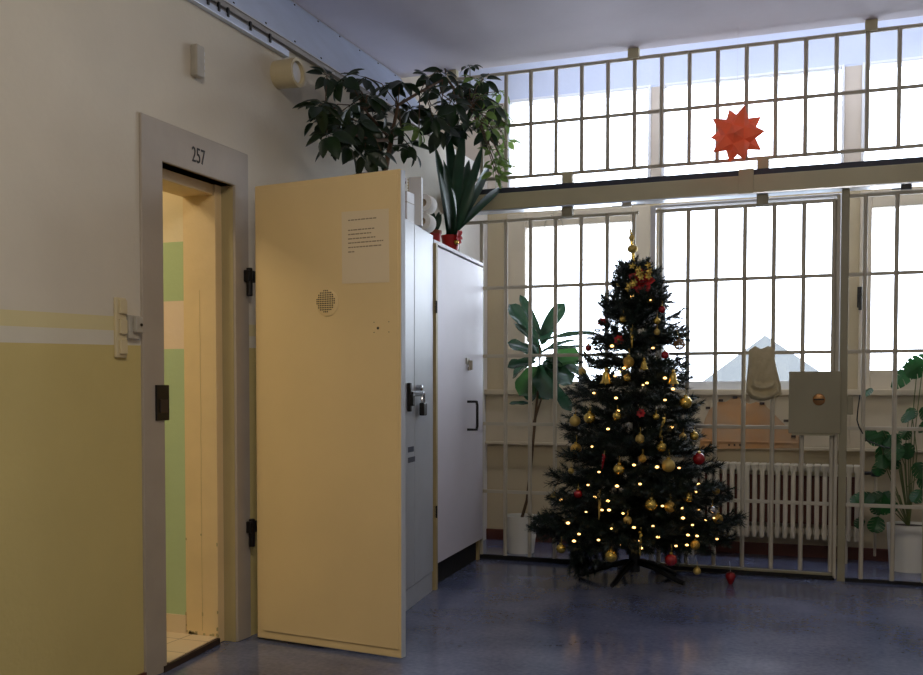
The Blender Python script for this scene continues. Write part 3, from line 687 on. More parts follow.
# hooks on the gate head, wire ring in the window, cable by the post
for k, px in enumerate((739, 748, 753, 761)):
    p = at(px, 208, G - 0.02)
    pts = [p + V((0, 0, 0.012)), p + V((0.008, 0, 0.012)), p + V((0.01, -0.006, -0.01)), p + V((-0.004, -0.008, -0.03)), p + V((-0.014, -0.006, -0.018))]
    tag(MB().tube(pts, 0.0022, 6).build('wire_hook', 'greyplastic', None, smooth=True),
        ['leftmost thin wire hook on the gate head', 'second wire hook from the left on the gate head', 'third wire hook from the left on the gate head', 'rightmost wire hook on the gate head, by the beam clip'][k], 'hook', 'wire hooks on the gate head')
c = at(553.5, 226, B - 0.034)
wr = thing('wire_ring', 'thin wire ring ornament hanging at the top of the left window', 'ornament', c)
MB().tube([c + V((0.072 * math.cos(t), 0, 0.072 * math.sin(t))) for t in [2 * PI * k / 24 for k in range(25)]], 0.0028, 6).build('ring', 'greyplastic', wr, smooth=True)
sw_ = MB().tube([c + V((0, 0, 0.07)), c + V((0, 0, 0.17))], 0.0015, 5)
for k in range(5): sw_.ball(c + V((-0.05 + k * 0.03, 0, 0.06 + 0.014 * math.sin(k * 2))), 0.012, n=8, m=6)
sw_.build('beads', 'greyplastic', wr, smooth=True)
pts = [at(860, 395, G - 0.03), at(858, 408, G - 0.03), at(857, 420, G - 0.03), at(859, 427, G - 0.03), at(862, 432, G - 0.02), at(866, 440, G + 0.03), at(880, 446, G + 0.1), at(890, 448, G + 0.14)]
tag(MB().tube(pts, 0.004, 6).build('black_cable', 'cable', None, smooth=True), 'thin black cable looped over the bars right of the gate post', 'cable')

# cloth stuffed through the bars
rgp = [(749, 350), (755, 346), (761, 349), (768, 346), (775, 348), (774.5, 358), (777, 370), (781, 386), (781.5, 394), (776, 398), (768, 400), (760, 401), (751, 398.5), (746, 392), (746.5, 380), (748, 366)]
cx_, cy_ = 763, 374
rg_m = MB(); rows = 18; n = len(rgp); vs = []
rr = random.Random(5)
for side in (-1, 1):
    for i in range(rows + 1):
        f = i / rows
        for j, (px, py) in enumerate(rgp):
            x, y = cx_ + (px - cx_) * f, cy_ + (py - cy_) * f
            bul = math.sqrt(max(0, 1 - f ** 2.5)) * 0.035
            fold = 0.02 * math.sin((y + 0.035 * (x - cx_) ** 2) * 0.62) * (1 if f < 0.98 else 0) * min(1, max(0, (y - 380) / 6))
            fold += 0.008 * math.sin(x * 0.62 + y * 0.21) * (f < 0.98)
            yy = G - 0.02 + side * 0 - (0.022 + bul + fold if side < 0 else -0.01)
            vs.append(at(x, y, min(yy, G - 0.016) if side < 0 else G - 0.015))
fs = []
for s_ in range(2):
    o_ = s_ * (rows + 1) * n
    for i in range(rows):
        for j in range(n):
            q = (o_ + i * n + j, o_ + i * n + (j + 1) % n, o_ + (i + 1) * n + (j + 1) % n, o_ + (i + 1) * n + j); fs.append(q)
o1 = rows * n; o2 = (rows + 1) * n + rows * n
for j in range(n): fs.append((o1 + j, o1 + (j + 1) % n, o2 + (j + 1) % n, o2 + j))
rg_m.add(vs, fs)
tag(rg_m.build('hanging_cloth', 'rag', None, smooth='all'), 'crumpled cream cloth hanging on the gate bars left of the lock box', 'cloth')

# ------------------------------------------------------------------ star
sc0 = at(737, 134.5, G - 0.20)
phi = (1 + 5 ** 0.5) / 2
iv = [V(p).normalized() for p in [(-1, phi, 0), (1, phi, 0), (-1, -phi, 0), (1, -phi, 0), (0, -1, phi), (0, 1, phi), (0, -1, -phi), (0, 1, -phi), (phi, 0, -1), (phi, 0, 1), (-phi, 0, -1), (-phi, 0, 1)]]
ifc = [(0, 11, 5), (0, 5, 1), (0, 1, 7), (0, 7, 10), (0, 10, 11), (1, 5, 9), (5, 11, 4), (11, 10, 2), (10, 7, 6), (7, 1, 8), (3, 9, 4), (3, 4, 2), (3, 2, 6), (3, 6, 8), (3, 8, 9), (4, 9, 5), (2, 4, 11), (6, 2, 10), (8, 6, 7), (9, 8, 1)]
vw = ray(737, 134).normalized()
Rs = Matrix.Rotation(0.32, 3, vw) @ iv[4].rotation_difference(-vw + V((-0.10, 0, 0.04))).to_matrix()
sm_ = MB(); fc = [(iv[a] + iv[b_] + iv[c]).normalized() for a, b_, c in ifc]
for vi in range(12):                               # a pyramid over each face of a dodecahedron
    ring = [fc[k] for k in range(20) if vi in ifc[k]]; ax = iv[vi]; e1 = (ring[0] - ax * ring[0].dot(ax)).normalized(); e2 = ax.cross(e1)
    ring.sort(key=lambda p: math.atan2(p.dot(e2), p.dot(e1)))
    for k in range(5): sm_.add([sc0 + Rs @ (ring[k] * 0.096), sc0 + Rs @ (ring[(k + 1) % 5] * 0.096), sc0 + Rs @ (ax * 0.188)], [(0, 1, 2)])
star = thing('paper_star', 'spiky orange folded paper star hanging in front of the upper bars', 'star', sc0)
sm_.build('star_body', 'star', star)
MB().tube([sc0 + V((0, 0, 0.15)), V((sc0.x, sc0.y, CZ))], 0.0008, 4).build('thread', 'thread', star)

# ------------------------------------------------------------------ bay behind the bars: radiator, cardboard, pots
ra = thing('radiator', 'cream column radiator under the middle window', 'radiator', (2.1, 7.27, 0))
RYc = B - 0.15
RA0, RA1 = 1.50, at(861, 500, RYc).x
RZ0, RZ1 = at(760, 536, RYc).z, at(760, 463, RYc).z
npit = 0.0505; ncol = int((RA1 - RA0) / npit)
fsec = None
for k in range(ncol):
    x = RA1 - npit / 2 - k * npit
    if fsec is None:
        m_ = MB()
        for yy in (RYc - 0.055, RYc + 0.055): m_.box(x - 0.015, x + 0.015, yy - 0.022, yy + 0.022, RZ0, RZ1)
        m_.box(x - 0.0245, x + 0.0245, RYc - 0.075, RYc + 0.075, RZ1 - 0.05, RZ1).box(x - 0.0245, x + 0.0245, RYc - 0.05, RYc + 0.05, RZ0 + 0.03, RZ0 + 0.075)
        fsec = m_.build('section', 'rad', ra, bevel=0.009); x00 = x
    else:
        c = fsec.copy(); COL.objects.link(c); c.parent = ra; c.location = fsec.location + V((x - x00, 0, 0))
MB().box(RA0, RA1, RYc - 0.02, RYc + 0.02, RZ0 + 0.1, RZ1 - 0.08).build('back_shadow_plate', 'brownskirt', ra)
for x in (RA0 + 0.1, RA1 - 0.1): MB().box(x - 0.02, x + 0.02, RYc - 0.06, RYc + 0.06, 0, RZ0 + 0.03).build('foot', 'rad', ra)
v0 = V((RA1, RYc, RZ1 - 0.05))
va = MB().tube([v0, v0 + V((0.06, 0, 0))], 0.012, 10).lathe([(0.02, 0), (0.024, 0.02), (0.024, 0.05), (0.015, 0.06)], v0 + V((0.06, 0, 0)), 14, RX90)
va.build('valve', 'black', ra, smooth=True)
MB().tube([v0 + V((0.07, 0, 0)), v0 + V((0.09, 0, -0.03)), v0 + V((0.09, 0.0, -0.3)), v0 + V((0.09, 0.05, -0.56))], 0.009, 8).build('pipe', 'rad', ra, smooth=True)

YC = B - 0.06
prof = [(700, 449), (700, 438), (705, 419), (709, 410), (718, 402), (726, 402), (732, 398), (738, 397), (742, 402), (750, 404), (756, 402), (764, 404), (771, 411), (778, 418), (786, 426), (797, 431), (800, 440), (800, 448)]
cbd = tag(MB().prism([at(px, py, YC) for px, py in prof], (0, 0.012, 0)).build('cardboard_cutout', 'board'), 'tan cardboard mountain cut-out leaning on the panelling above the radiator', 'cardboard')
for px, py in ((708, 408), (721, 400.5), (735, 397.5), (786, 421), (793.5, 436.5), (762, 403.5)):
    p = at(px, py, YC - 0.006); MB().box(p.x - 0.016, p.x + 0.016, p.y - 0.006, p.y + 0.006, p.z - 0.008, p.z + 0.01).build('clip', 'darkbrown', cbd, bevel=0.002)
for px in (729, 734.5, 740): 
    p = at(px, 445, YC - 0.002); MB().box(p.x - 0.006, p.x + 0.006, p.y - 0.001, p.y + 0.002, p.z - 0.007, p.z + 0.007).build('spot', 'darkbrown', cbd)
q = MB()
a, b_ = at(702, 441, YC), at(799, 440, YC); q.box(a.x, b_.x, YC - 0.012, YC - 0.0005, a.z - 0.004, a.z + 0.004)
q.build('fold', 'board', cbd)

FP = onfloor(521, 552); FP = V((FP.x, 6.90, 0))
fg = thing('fiddle_leaf_fig', 'fiddle-leaf fig with big glossy leaves in a white pot behind the left bars', 'plant', FP)
pot(MB(), FP, 0.095, 0.125, 0.265, wall=0.01).build('pot', 'whitepot', fg, smooth=True)
MB().lathe([(0.112, 0.225), (0.01, 0.235)], FP, 20).build('soil', 'soil', fg)
FY = 6.92
fpt = lambda x, y, d=0.0: at(x, y, FY + d)
MB().tube([FP + V((0, 0, 0.22)), fpt(527, 500), fpt(532, 455), fpt(535, 420), fpt(538, 390), fpt(540, 345)], [0.012, 0.011, 0.010, 0.010, 0.009, 0.005], 8).tube([fpt(533, 425), fpt(541, 400), fpt(544, 385)], [0.009, 0.007, 0.004], 8).build('stem', 'bark', fg, smooth=True)
fl_list = [((541, 345), (552, 318), 14, .1), ((545, 358), (588, 375), 14, .1), ((538, 356), (512, 378), 16, .1), ((542, 352), (574, 338), 12, .15), ((536, 372), (530, 402), 16, -.1), ((540, 340), (508, 302), 15, .05), ((541, 336), (520, 294), 9, -.05), ((541, 336), (564, 303), 15, .0), ((541, 342), (595, 329), 8, -.1), ((540, 350), (515, 322), 8, -.1), ((538, 354), (508, 342), 13, -.15),
           ((543, 350), (585, 345), 6, .05), ((538, 362), (507, 367), 14, -.1), ((546, 362), (581, 357), 24, .05), ((540, 366), (520, 396), 24, -.12), ((545, 364), (572, 384), 22, -.1), ((537, 366), (556, 398), 24, -.16), ((552, 384), (571, 411), 12, -.1), ((533, 404), (509, 403), 6, -.05), ((540, 360), (530, 335), 12, .1), ((543, 362), (560, 372), 18, -.05), ((540, 372), (548, 400), 20, .05), ((545, 358), (572, 370), 16, .1)]
fshape = lambda t: 0 if t in (0, 1) else (math.sin(PI * min(1, t * 1.02)) ** 0.6) * (0.55 + 0.55 * t) * (0.85 + 0.15 * math.cos(6 * t))
for (a, b_, wd, dd_) in fl_list:
    MB().blade(fpt(*a), fpt(b_[0], b_[1], dd_), wd * 0.0112, V((random.uniform(-.8, .8), -1, random.uniform(0.2, 1.3))), sag=random.uniform(0.0, 0.5), cup=random.uniform(0.15, 0.5), k=10, shape=fshape, wave=0.05).build('leaf', 'figbright' if (b_ in ((581, 357), (520, 396))) else 'figleaf', fg, smooth='all', normals=False)

MP = V((2.985, 7.12, 0)); MP = V((onfloor(907, 566).x - 0.0, 7.1, 0))
mo = thing('monstera', 'swiss cheese plant with split leaves in a white pot behind the right bars', 'plant', MP)
pot(MB(), MP, 0.115, 0.135, 0.30, wall=0.011).build('pot', 'whitepot', mo, smooth=True)
MB().lathe([(0.122, 0.275), (0.119, 0.285), (0.01, 0.29)], MP, 20).build('soil', 'darkbrown', mo)
MY = 7.0
mpt = lambda x, y, d=0.0: at(x, y, MY + d)
def mleaf(a, b_, wd, nrm, d=0.0):
    a = mpt(*a); b2 = mpt(b_[0], b_[1], d); W_ = wd * 0.0072
    m = MB(); ax = (b2 - a); L = ax.length; ax.normalize(); side = ax.cross(V(nrm)).normalized(); up = side.cross(ax)
    for sgn in (-1, 1):                              # lobed halves with deep cuts
        nl = 5; ed = []
        for k in range(nl):
            t0_, t1_ = k / nl, (k + 0.82) / nl
            for t in (t0_, (t0_ + t1_) / 2, t1_):
                wdt = math.sin(PI * min(0.98, 0.18 + 0.8 * t)) ** 0.7 * W_ / 2; ed.append((t, wdt))
            ed.append(((k + 0.91) / nl, W_ * 0.12))
        ed.append((1.0, 0.0))
        for (ta, wa), (tb_, wb) in zip(ed[:-1], ed[1:]):
            f = lambda t, w_: a + ax * L * (t * (1 - 0.0)) + side * sgn * w_ + ax * w_ * 0.35 - up * (0.25 * w_ + 0.12 * L * t * t)
            m.add([f(ta, 0), f(ta, wa), f(tb_, wb), f(tb_, 0)], [(0, 1, 2, 3)])
    m.build('leaf', 'monstera', mo, smooth='all', normals=False)
ms = MB()
mroot = MP + V((0, 0, 0.28))
mr = random.Random(21)
ML = [((918, 360), (889, 386), 20), ((930, 358), (908, 374), 20), ((922, 372), (912, 362), 14), ((872, 388), (862, 395), 9)]
for cx0, cy0, sx0, sy0, n0, l0_ in ((893, 453, 16, 17, 13, 17), (872, 510, 17, 14, 11, 16), (918, 425, 10, 16, 5, 15), (918, 482, 8, 14, 3, 15)):
    for q in range(n0):
        x0 = cx0 + mr.uniform(-sx0, sx0); y0 = cy0 + mr.uniform(-sy0, sy0); an = mr.uniform(0.1, PI - 0.1) if mr.random() < 0.75 else mr.uniform(0, 2 * PI)
        l1_ = l0_ * mr.uniform(0.7, 1.15); ML.append(((x0, y0 - l1_ * 0.4), (x0 + math.cos(an) * l1_, y0 - l1_ * 0.4 + math.sin(an) * l1_), l1_ * mr.uniform(0.8, 1.0)))
for q, (a, b_, wd) in enumerate(ML):
    mleaf(a, b_, wd, (mr.uniform(-.7, .7), -1, mr.uniform(0.1, 1.0)), mr.uniform(-0.10, 0.04))
    if q % 2 == 0:
        p = mpt(*a); mid = (p + mroot) / 2 + V((mr.uniform(-.05, .05), mr.uniform(-.05, .05), 0.10)); ms.tube([mroot, mid, p], [0.004, 0.0035, 0.0025], 6)
ms.build('stem', 'greenstem', mo, smooth=True)

# ------------------------------------------------------------------ Christmas tree
TC = V((1.405, 6.15, 0))
RP_ = [(0.0, .48), (0.15, .57), (0.3, .59), (0.45, .55), (0.6, .49), (0.8, .43), (1.0, .40), (1.2, .335), (1.4, .30), (1.55, .26), (1.7, .18), (1.8, .115), (1.9, .05), (1.97, .01)]
def Rz(z):
    if z <= 0: return RP_[0][1]
    for (z0, r0), (z1, r1) in zip(RP_[:-1], RP_[1:]):
        if z0 <= z <= z1: return r0 + (r1 - r0) * (z - z0) / (z1 - z0)
    return 0.01
xt = thing('christmas_tree', 'decorated artificial Christmas tree standing in front of the barred gate', 'christmas tree', TC)
MB().tube([TC + V((0, 0, 0.05)), TC + V((0, 0, 1.0)), TC + V((0, 0, 1.90))], [0.02, 0.016, 0.008], 10).build('trunk', 'needlebark', xt, smooth=True)
sd = MB().lathe([(0.035, 0.05), (0.035, 0.16), (0.026, 0.17)], TC, 14).build('stand_socket', 'stand', xt, smooth=True)
for a in (190, 259, 340, 48, 118):
    t = math.radians(a); d = V((math.cos(t), math.sin(t), 0))
    L_ = 0.34 if d.y <= 0.3 else 0.32
    pts = [TC + V((0, 0, 0.11)) + d * 0.02, TC + d * 0.14 + V((0, 0, 0.085)), TC + d * (L_ - 0.03) + V((0, 0, 0.022)), TC + d * L_ + V((0, 0, 0.016))]
    MB().tube(pts, [0.02, 0.019, 0.016, 0.014], 8).build('stand_foot', 'stand', xt, smooth=True)

def needle_twig(m, r, a, d, L, dens=620, nl=0.036):
    """bottle-brush twig from a along d"""
    b_ = a + d * L; m.cur = 1; m.tube([a, a + d * L * 0.5 , b_], [0.003, 0.0024, 0.0012], 4); m.cur = 0
    o_ = d.orthogonal().normalized(); p_ = d.cross(o_)
    for k in range(int(L * dens)):
        t = r.random(); c0 = a + d * L * t; ang = r.uniform(0, 2 * PI)
        q = (d * r.uniform(0.5, 0.9) + (o_ * math.cos(ang) + p_ * math.sin(ang)) * r.uniform(0.6, 0.9)).normalized()
        sd_ = q.cross(d).normalized() * 0.0019; l = nl * r.uniform(0.7, 1.1)
        m.add([c0 - sd_, c0 + sd_, c0 + q * l + sd_ * 0.4, c0 + q * l - sd_ * 0.4], [(0, 1, 2, 3)])
def branch_mesh(L, seed):
    r = random.Random(seed); m = MB()
    pts = []; n = 6
    for i in range(n + 1):
        t = i / n; pts.append(V((L * t, r.uniform(-.01, .01), L * (0.10 * t - 0.22 * t * t + 0.16 * t ** 3))))
    m.cur = 1; m.tube(pts, [0.006 - 0.0045 * i / n for i in range(n + 1)], 5); m.cur = 0
    nt_ = max(3, int(L / 0.052))
    for i in range(nt_):
        t = 0.16 + 0.82 * i / nt_; f = t * n; k = min(n - 1, int(f)); p = pts[k].lerp(pts[k + 1], f - k)
        for s in (-1, 1):
            l = min(0.20, (1.05 - t) * L * 0.5 + 0.055) * r.uniform(0.75, 1.15)
            d = V((0.75, s * r.uniform(0.55, 0.95), r.uniform(-0.25, 0.35))).normalized()
            needle_twig(m, r, p, d, l)
        if r.random() < 0.6: needle_twig(m, r, p, V((0.8, r.uniform(-.3, .3), 0.5)).normalized(), 0.07)
    needle_twig(m, r, pts[-2], (pts[-1] - pts[-2] + V((0, 0, 0.01))).normalized(), L / n + 0.03, 900)
    return m
LENS = [0.12, 0.19, 0.27, 0.36, 0.46, 0.58]
BRM = {}
for i, L_ in enumerate(LENS):
    for j in range(3 if L_ > 0.3 else 2):
        o_ = branch_mesh(L_ , 100 + i * 7 + j).build('branch', ['needle', 'needlebark'], xt, local=True, normals=False); BRM.setdefault(i, []).append(o_)
first_used = set(); nb_ = 0
tiers = [0.25, 0.30, 0.36, 0.46, 0.56, 0.66, 0.76, 0.86, 0.97, 1.08, 1.19, 1.30, 1.41, 1.47, 1.53, 1.59, 1.65, 1.71, 1.77, 1.82, 1.87]
rt = random.Random(3)
for ti, z in enumerate(tiers):
    Rr = Rz(z - 0.03)
    nbr = 9 if z < 0.5 else (8 if z < 1.25 else 7 if z < 1.6 else 6)
    for k in range(nbr):
        a = 2 * PI * (k + 0.5 * (ti % 2)) / nbr + rt.uniform(-0.16, 0.16)
        L_ = Rr * rt.uniform(0.86, 1.10)
        sn = math.sin(a)
        if sn > 0: L_ = min(L_, (G - 0.10 - TC.y) / max(sn, 0.05))
        i = min(range(len(LENS)), key=lambda q: abs(LENS[q] - L_)); v = rt.randrange(len(BRM[i])); src = BRM[i][v]
        pit = rt.uniform(-0.05, 0.22) if z < 1.5 else rt.uniform(0.25, 0.75)
        if z < 0.31: pit = rt.uniform(-0.06, 0.06)
        mt = Matrix.Rotation(a, 3, 'Z') @ Matrix.Rotation(-pit, 3, 'Y') @ Matrix.Rotation(rt.uniform(-0.5, 0.5), 3, 'X') * (L_ / LENS[i])
        loc = TC + V((0, 0, z))
        if (i, v) not in first_used:
            first_used.add((i, v)); m4 = mt.to_4x4(); m4.translation = loc - TC; src.matrix_local = m4
        else: inst(src, 'branch', xt, loc, mt)
        nb_ += 1
for i in BRM:
    for j, o_ in enumerate(BRM[i]):
        if (i, j) not in first_used: bpy.data.objects.remove(o_)
tp_ = MB(); r_ = random.Random(9)
needle_twig(tp_, r_, TC + V((0, 0, 1.80)), V((0, 0, 1)), 0.16, 1100, 0.04)
for k in range(7):
    a = k * 0.9; needle_twig(tp_, r_, TC + V((0, 0, 1.84)), V((math.cos(a) * .7, math.sin(a) * .7, 0.8)).normalized(), 0.10, 900, 0.035)
tp_.build('tree_tip', ['needle', 'needlebark'], xt, normals=False)
# the drooping bottom branch at the left front
db = MB(); c0 = at(577, 545, 5.93)
for k in range(14):
    d = V((r_.uniform(-.35, .35), r_.uniform(-.25, .25), -1)).normalized(); needle_twig(db, r_, c0 + V((r_.uniform(-.06, .06), r_.uniform(-.03, .03), 0.05)), d, r_.uniform(0.16, 0.26), 900)
db.cur = 1; db.tube([TC + V((0, 0, 0.32)), c0 + V((0, 0, 0.1))], 0.005, 5)
db.build('drooping_branch', ['needle', 'needlebark'], xt, normals=False)

def on_tree(px, py, k=0.95):
    """where the sight line of a pixel meets the outer surface of the tree"""
    r = ray(px, py); best = None; n = 400
    t0_ = 5.2; 
    for i in range(n):
        t = t0_ + i * 0.004; p = EYE + r * t
        dd_ = math.hypot(p.x - TC.x, p.y - TC.y) - k * Rz(p.z)
        if dd_ <= 0: return p
        if best is None or dd_ < best[0]: best = (dd_, p)
    return best[1]

M['gold_cap'] = M['gold']
def cap(parent, p, r):
    m = MB().lathe([(r * 0.28, 0), (r * 0.28, r * 0.25), (r * 0.1, r * 0.3)], p + V((0, 0, r * 0.95)), 10)
    m.tube([p + V((0, 0, r * 1.2)), p + V((r * 0.15, 0, r * 1.6)), p + V((0, 0.004, r * 2.3))], 0.0014, 5)
    m.build('hanger', 'gold', parent, smooth=True)
def bauble(px, py, rpx, mt, label, off=0.5):
    r = rpx / 163.0; p = on_tree(px, py); p = p - ray(px, py).normalized() * r * off
    m = MB().ball((0, 0, 0), r, n=20, m=12)
    o = m.build('bauble', mt, None, smooth='all'); o.location = p
    tag(o, label, 'bauble', 'baubles on the Christmas tree'); cap_m = MB().lathe([(r * 0.3, 0), (r * 0.3, r * 0.28), (r * 0.1, r * 0.32)], (0, 0, r * 0.93), 10)
    cap_m.tube([(0, 0, r * 1.2), (r * 0.15, 0, r * 1.7), (0, 0.004, r * 2.4)], 0.0013, 5); cap_m.build('hanger', 'gold', o, smooth=True, local=True)
    return o
BAUBLES = [
 (623, 319, 3.6, 'gold', 'small gold bauble left of the trunk just below the top bow'),
 (606, 302, 3.0, 'goldmatt', 'dull gold bauble on the far left twig beside the top bow'),
 (618.5, 284, 2.6, 'goldmatt', 'tiny gold bauble touching the left side of the top bow'),
 (662, 309.5, 3.6, 'red', 'small red bauble on the right, the highest red one on the tree'),
 (588.5, 348, 3.4, 'red', 'small red bauble at the left edge level with the wire bauble'),
 (665, 355, 3.8, 'red', 'small red bauble on the right below the wire bauble'),
 (628.6, 362, 5.4, 'goldglit', 'patterned gold bauble near the trunk, left of the white-gold bell'),
 (582.5, 371.6, 4.0, 'goldmatt', 'dull gold bauble at the left edge beside the largest bell'),
 (627, 378, 3.6, 'gold', 'gold bauble under the patterned one near the trunk'),
 (657, 321, 3.2, 'gold', 'gold bauble right of the trunk below the bow lights'),
 (657, 332, 3.0, 'goldmatt', 'small gold bauble on the right above the wire bauble level'),
 (685.5, 402.5, 6.0, 'gold', 'large shiny gold bauble at the right edge below the right bell'),
 (589.5, 418, 5.6, 'gold', 'larger bright gold bauble on the left at mid height'),
 (575, 421, 5.4, 'goldmatt', 'matt gold bauble at the left edge beside the bright gold one'),
 (617, 416, 4.2, 'gold', 'gold bauble left of the trunk directly under a lit bulb at mid height'),
 (656, 417, 3.0, 'gold', 'small gold bauble above the slanting gold icicle'),
 (640, 439, 4.4, 'goldmatt', 'pale gold bauble by the trunk at mid height'),
 (576, 449, 5.6, 'goldglit', 'patterned gold bauble at the left edge below mid height'),
 (661.5, 447, 4.6, 'gold', 'gold bauble lit by the bulb under the slanting icicle'),
 (668.5, 465.5, 6.2, 'goldmatt', 'large matt gold bauble right of the trunk left of the big red bauble'),
 (619, 469.5, 5.2, 'gold', 'gold bauble right of the red icicle'),
 (642.5, 458.5, 3.6, 'goldglit', 'dull gold bauble deep in the needles by the trunk'),
 (694, 436, 4.2, 'gold', 'gold bauble at the right edge above the big red bauble'),
 (683, 437, 3.6, 'goldmatt', 'small gold bauble just left of the right edge one above the big red bauble'),
 (699, 459, 6.0, 'red', 'big glossy red bauble at the right edge in front of the radiator top'),
 (571, 471, 3.0, 'goldmatt', 'tiny gold bauble at the left edge above the low red one'),
 (578, 494, 4.2, 'red', 'red bauble low on the left side'),
 (555, 497, 4.4, 'gold', 'gold bauble at the tip of the lower left branch in front of the fig trunk'),
 (716, 491, 3.8, 'goldglit', 'glittering gold bauble at the right edge in front of the radiator columns'),
 (688, 498, 4.2, 'gold', 'gold bauble on the lower right among four bulbs'),
 (651, 505, 5.8, 'gold', 'large gold bauble right of the trunk low on the tree'),
 (670, 507, 5.2, 'goldglit', 'glittery gold bauble next to the large low gold one'),
 (712, 510, 3.8, 'silver', 'silver bauble low at the right edge'),
 (718, 519, 4.8, 'goldglit', 'gold bauble just below the silver one at the right edge'),
 (695, 545, 4.4, 'goldglit', 'glittery gold bauble low on the right above the small hanging one'),
 (627.5, 520.5, 4.0, 'goldmatt', 'matt gold bauble low by the trunk between two bulbs'),
 (561, 548.5, 4.6, 'gold', 'lowest gold bauble on the left above the drooping branch'),
 (611, 556, 5.8, 'gold', 'large gold bauble hanging below the lowest branches left of the stand'),
 (671, 560, 5.8, 'red', 'red bauble hanging below the branches right of the stand'),
 (697, 571, 3.6, 'goldmatt', 'small gold bauble hanging lowest on the right in front of the gate rail'),
]
for args in BAUBLES: bauble(*args)
# wire bauble (openwork) at right
p = on_tree(679.5, 344.5) - ray(679, 344).normalized() * 0.08; wb = thing('wire_bauble', 'openwork gold wire bauble at the right edge in front of the bright window', 'bauble', p)
m = MB(); r = 0.031
for k in range(6):
    ax = Matrix.Rotation(k * PI / 6, 3, 'Z'); m.tube([p + ax @ V((r * math.cos(t), 0, r * math.sin(t))) for t in [2 * PI * q / 18 for q in range(19)]], 0.0026, 5)
for zz in (-0.6, 0, 0.6):
    rr_ = r * math.sqrt(1 - zz * zz); m.tube([p + V((rr_ * math.cos(t), rr_ * math.sin(t), zz * r)) for t in [2 * PI * q / 18 for q in range(19)]], 0.0026, 5)
m.build('wire_cage', 'brass', wb, smooth=True)
MB().tube([p + V((0, 0, r)), p + V((-0.015, 0, r + 0.05)), p + V((-0.05, 0.02, r + 0.06))], 0.001, 4).build('hanger', 'gold', wb)
# bells
def bell(px, py, hpx, label):
    h = hpx / 163.0; p = on_tree(px, py, 1.0) - ray(px, py).normalized() * 0.03 + V((0, 0, -h / 2))
    t = thing('bell', label, 'bell', p, 'gold bells on the Christmas tree')
    MB().lathe([(h * .40, 0), (h * .36, h * .08), (h * .26, h * .25), (h * .22, h * .55), (h * .17, h * .72), (h * .05, h * .8), (h * 0.02, h * 0.8)], p, 20).build('bell_body', 'gold', t, smooth=True)
    MB().lathe([(h * .05, h * .78), (h * .12, h * .84), (h * .12, h * .92), (h * .04, h)], p, 12).build('bell_loop', 'gold', t, smooth=True)
    MB().ball(p + V((0, 0, -h * 0.02)), h * 0.09, n=8, m=6).build('clapper', 'gold', t, smooth=True)
bell(606, 375.5, 15, 'largest gold bell, on the left of the tree')
bell(644, 363.5, 11, 'small pale gold bell right of the patterned bauble by the trunk')
bell(673, 376.5, 14, 'gold bell on the right of the tree below the small red bauble')
# icicles
def icicle(px0, py0, px1, py1, mt, label):
    a = on_tree((px0 + px1) / 2, (py0 + py1) / 2, 1.0); a = a - ray(px0, py0).normalized() * 0.03
    p0 = at(px0, py0, a.y); p1 = at(px1, py1, a.y)
    o = thing('icicle', label, 'icicle ornament', p0, 'twisted icicles on the Christmas tree')
    m = MB(); pts = []; rs = []; d = p1 - p0; n = 18; sd_ = d.orthogonal().normalized(); s2 = d.normalized().cross(sd_)
    for i in range(n + 1):
        t = i / n; w_ = 0.003 * (1 - t); pts.append(p0 + d * t + sd_ * w_ * math.cos(t * 26) + s2 * w_ * math.sin(t * 26)); rs.append(0.0085 * (1 - t) ** 0.7 + 0.0012)
    m.tube(pts, rs, 7); m.build('spiral', mt, o, smooth=True)
    MB().tube([p0, p0 + V((0.004, 0, 0.012)), p0 + V((0, 0.01, 0.025))], 0.0012, 5).build('hanger', 'gold', o)
icicle(632, 329, 632, 348, 'gold', 'gold icicle hanging by the trunk in the upper third of the tree')
icicle(664.5, 418, 659.5, 438, 'gold', 'slanting gold icicle on the right at mid height')
icicle(604, 455, 602, 470, 'red', 'red icicle on the left below mid height')
icicle(599.5, 494, 599, 520, 'goldmatt', 'long pale gold icicle low on the left')
icicle(640.5, 532, 640, 556, 'gold', 'gold icicle hanging low in front of the trunk')
# red drop hanging bottom right
p = at(730.5, 578, on_tree(728, 552).y); rd = thing('red_drop', 'red drop-shaped ornament hanging on a thread lowest at the right of the tree', 'ornament', p)
MB().lathe([(0.002, -0.052), (0.014, -0.032), (0.029, 0.0), (0.031, 0.015), (0.024, 0.03), (0.008, 0.037)], p, 20).build('drop_body', 'red', rd, smooth=True)
MB().tube([p + V((0, 0, 0.035)), p + V((-0.006, 0, 0.10))], 0.0014, 5).build('thread', 'thread', rd)
# red bows / flowers
def blossom(px, py, rpx, label, mts, name='ribbon_bow', cat='bow'):
    r = rpx / 163.0; p = on_tree(px, py, 0.95) - ray(px, py).normalized() * 0.02
    t = thing(name, label, cat, p)
    m = MB()
    for k in range(7):
        a = 2 * PI * k / 7; d = V((math.cos(a), -0.35, math.sin(a))).normalized() * r
        m.blade(p, p + d, r * 0.75, V((0, -1, 0.1)), sag=0.5, k=5)
    m.build('loops', mts[0], t, normals=False)
    MB().ball(p + V((0, -r * 0.3, 0)), r * 0.3, n=10, m=8).build('knot', mts[1], t, smooth=True)
    return t, p
blossom(602, 322, 5.0, 'small red bow on the left near the top of the tree', ('redcloth', 'red'))
blossom(619, 340, 5.0, 'orange-red bow with a gold knot left of the upper icicle', ('redcloth', 'gold'))
blossom(641, 413, 4.6, 'small red bow near the trunk at mid height', ('redcloth', 'red'))
t, p = blossom(641.8, 281, 14, 'big red bow with gold stars at the top of the tree', ('redcloth', 'red'))
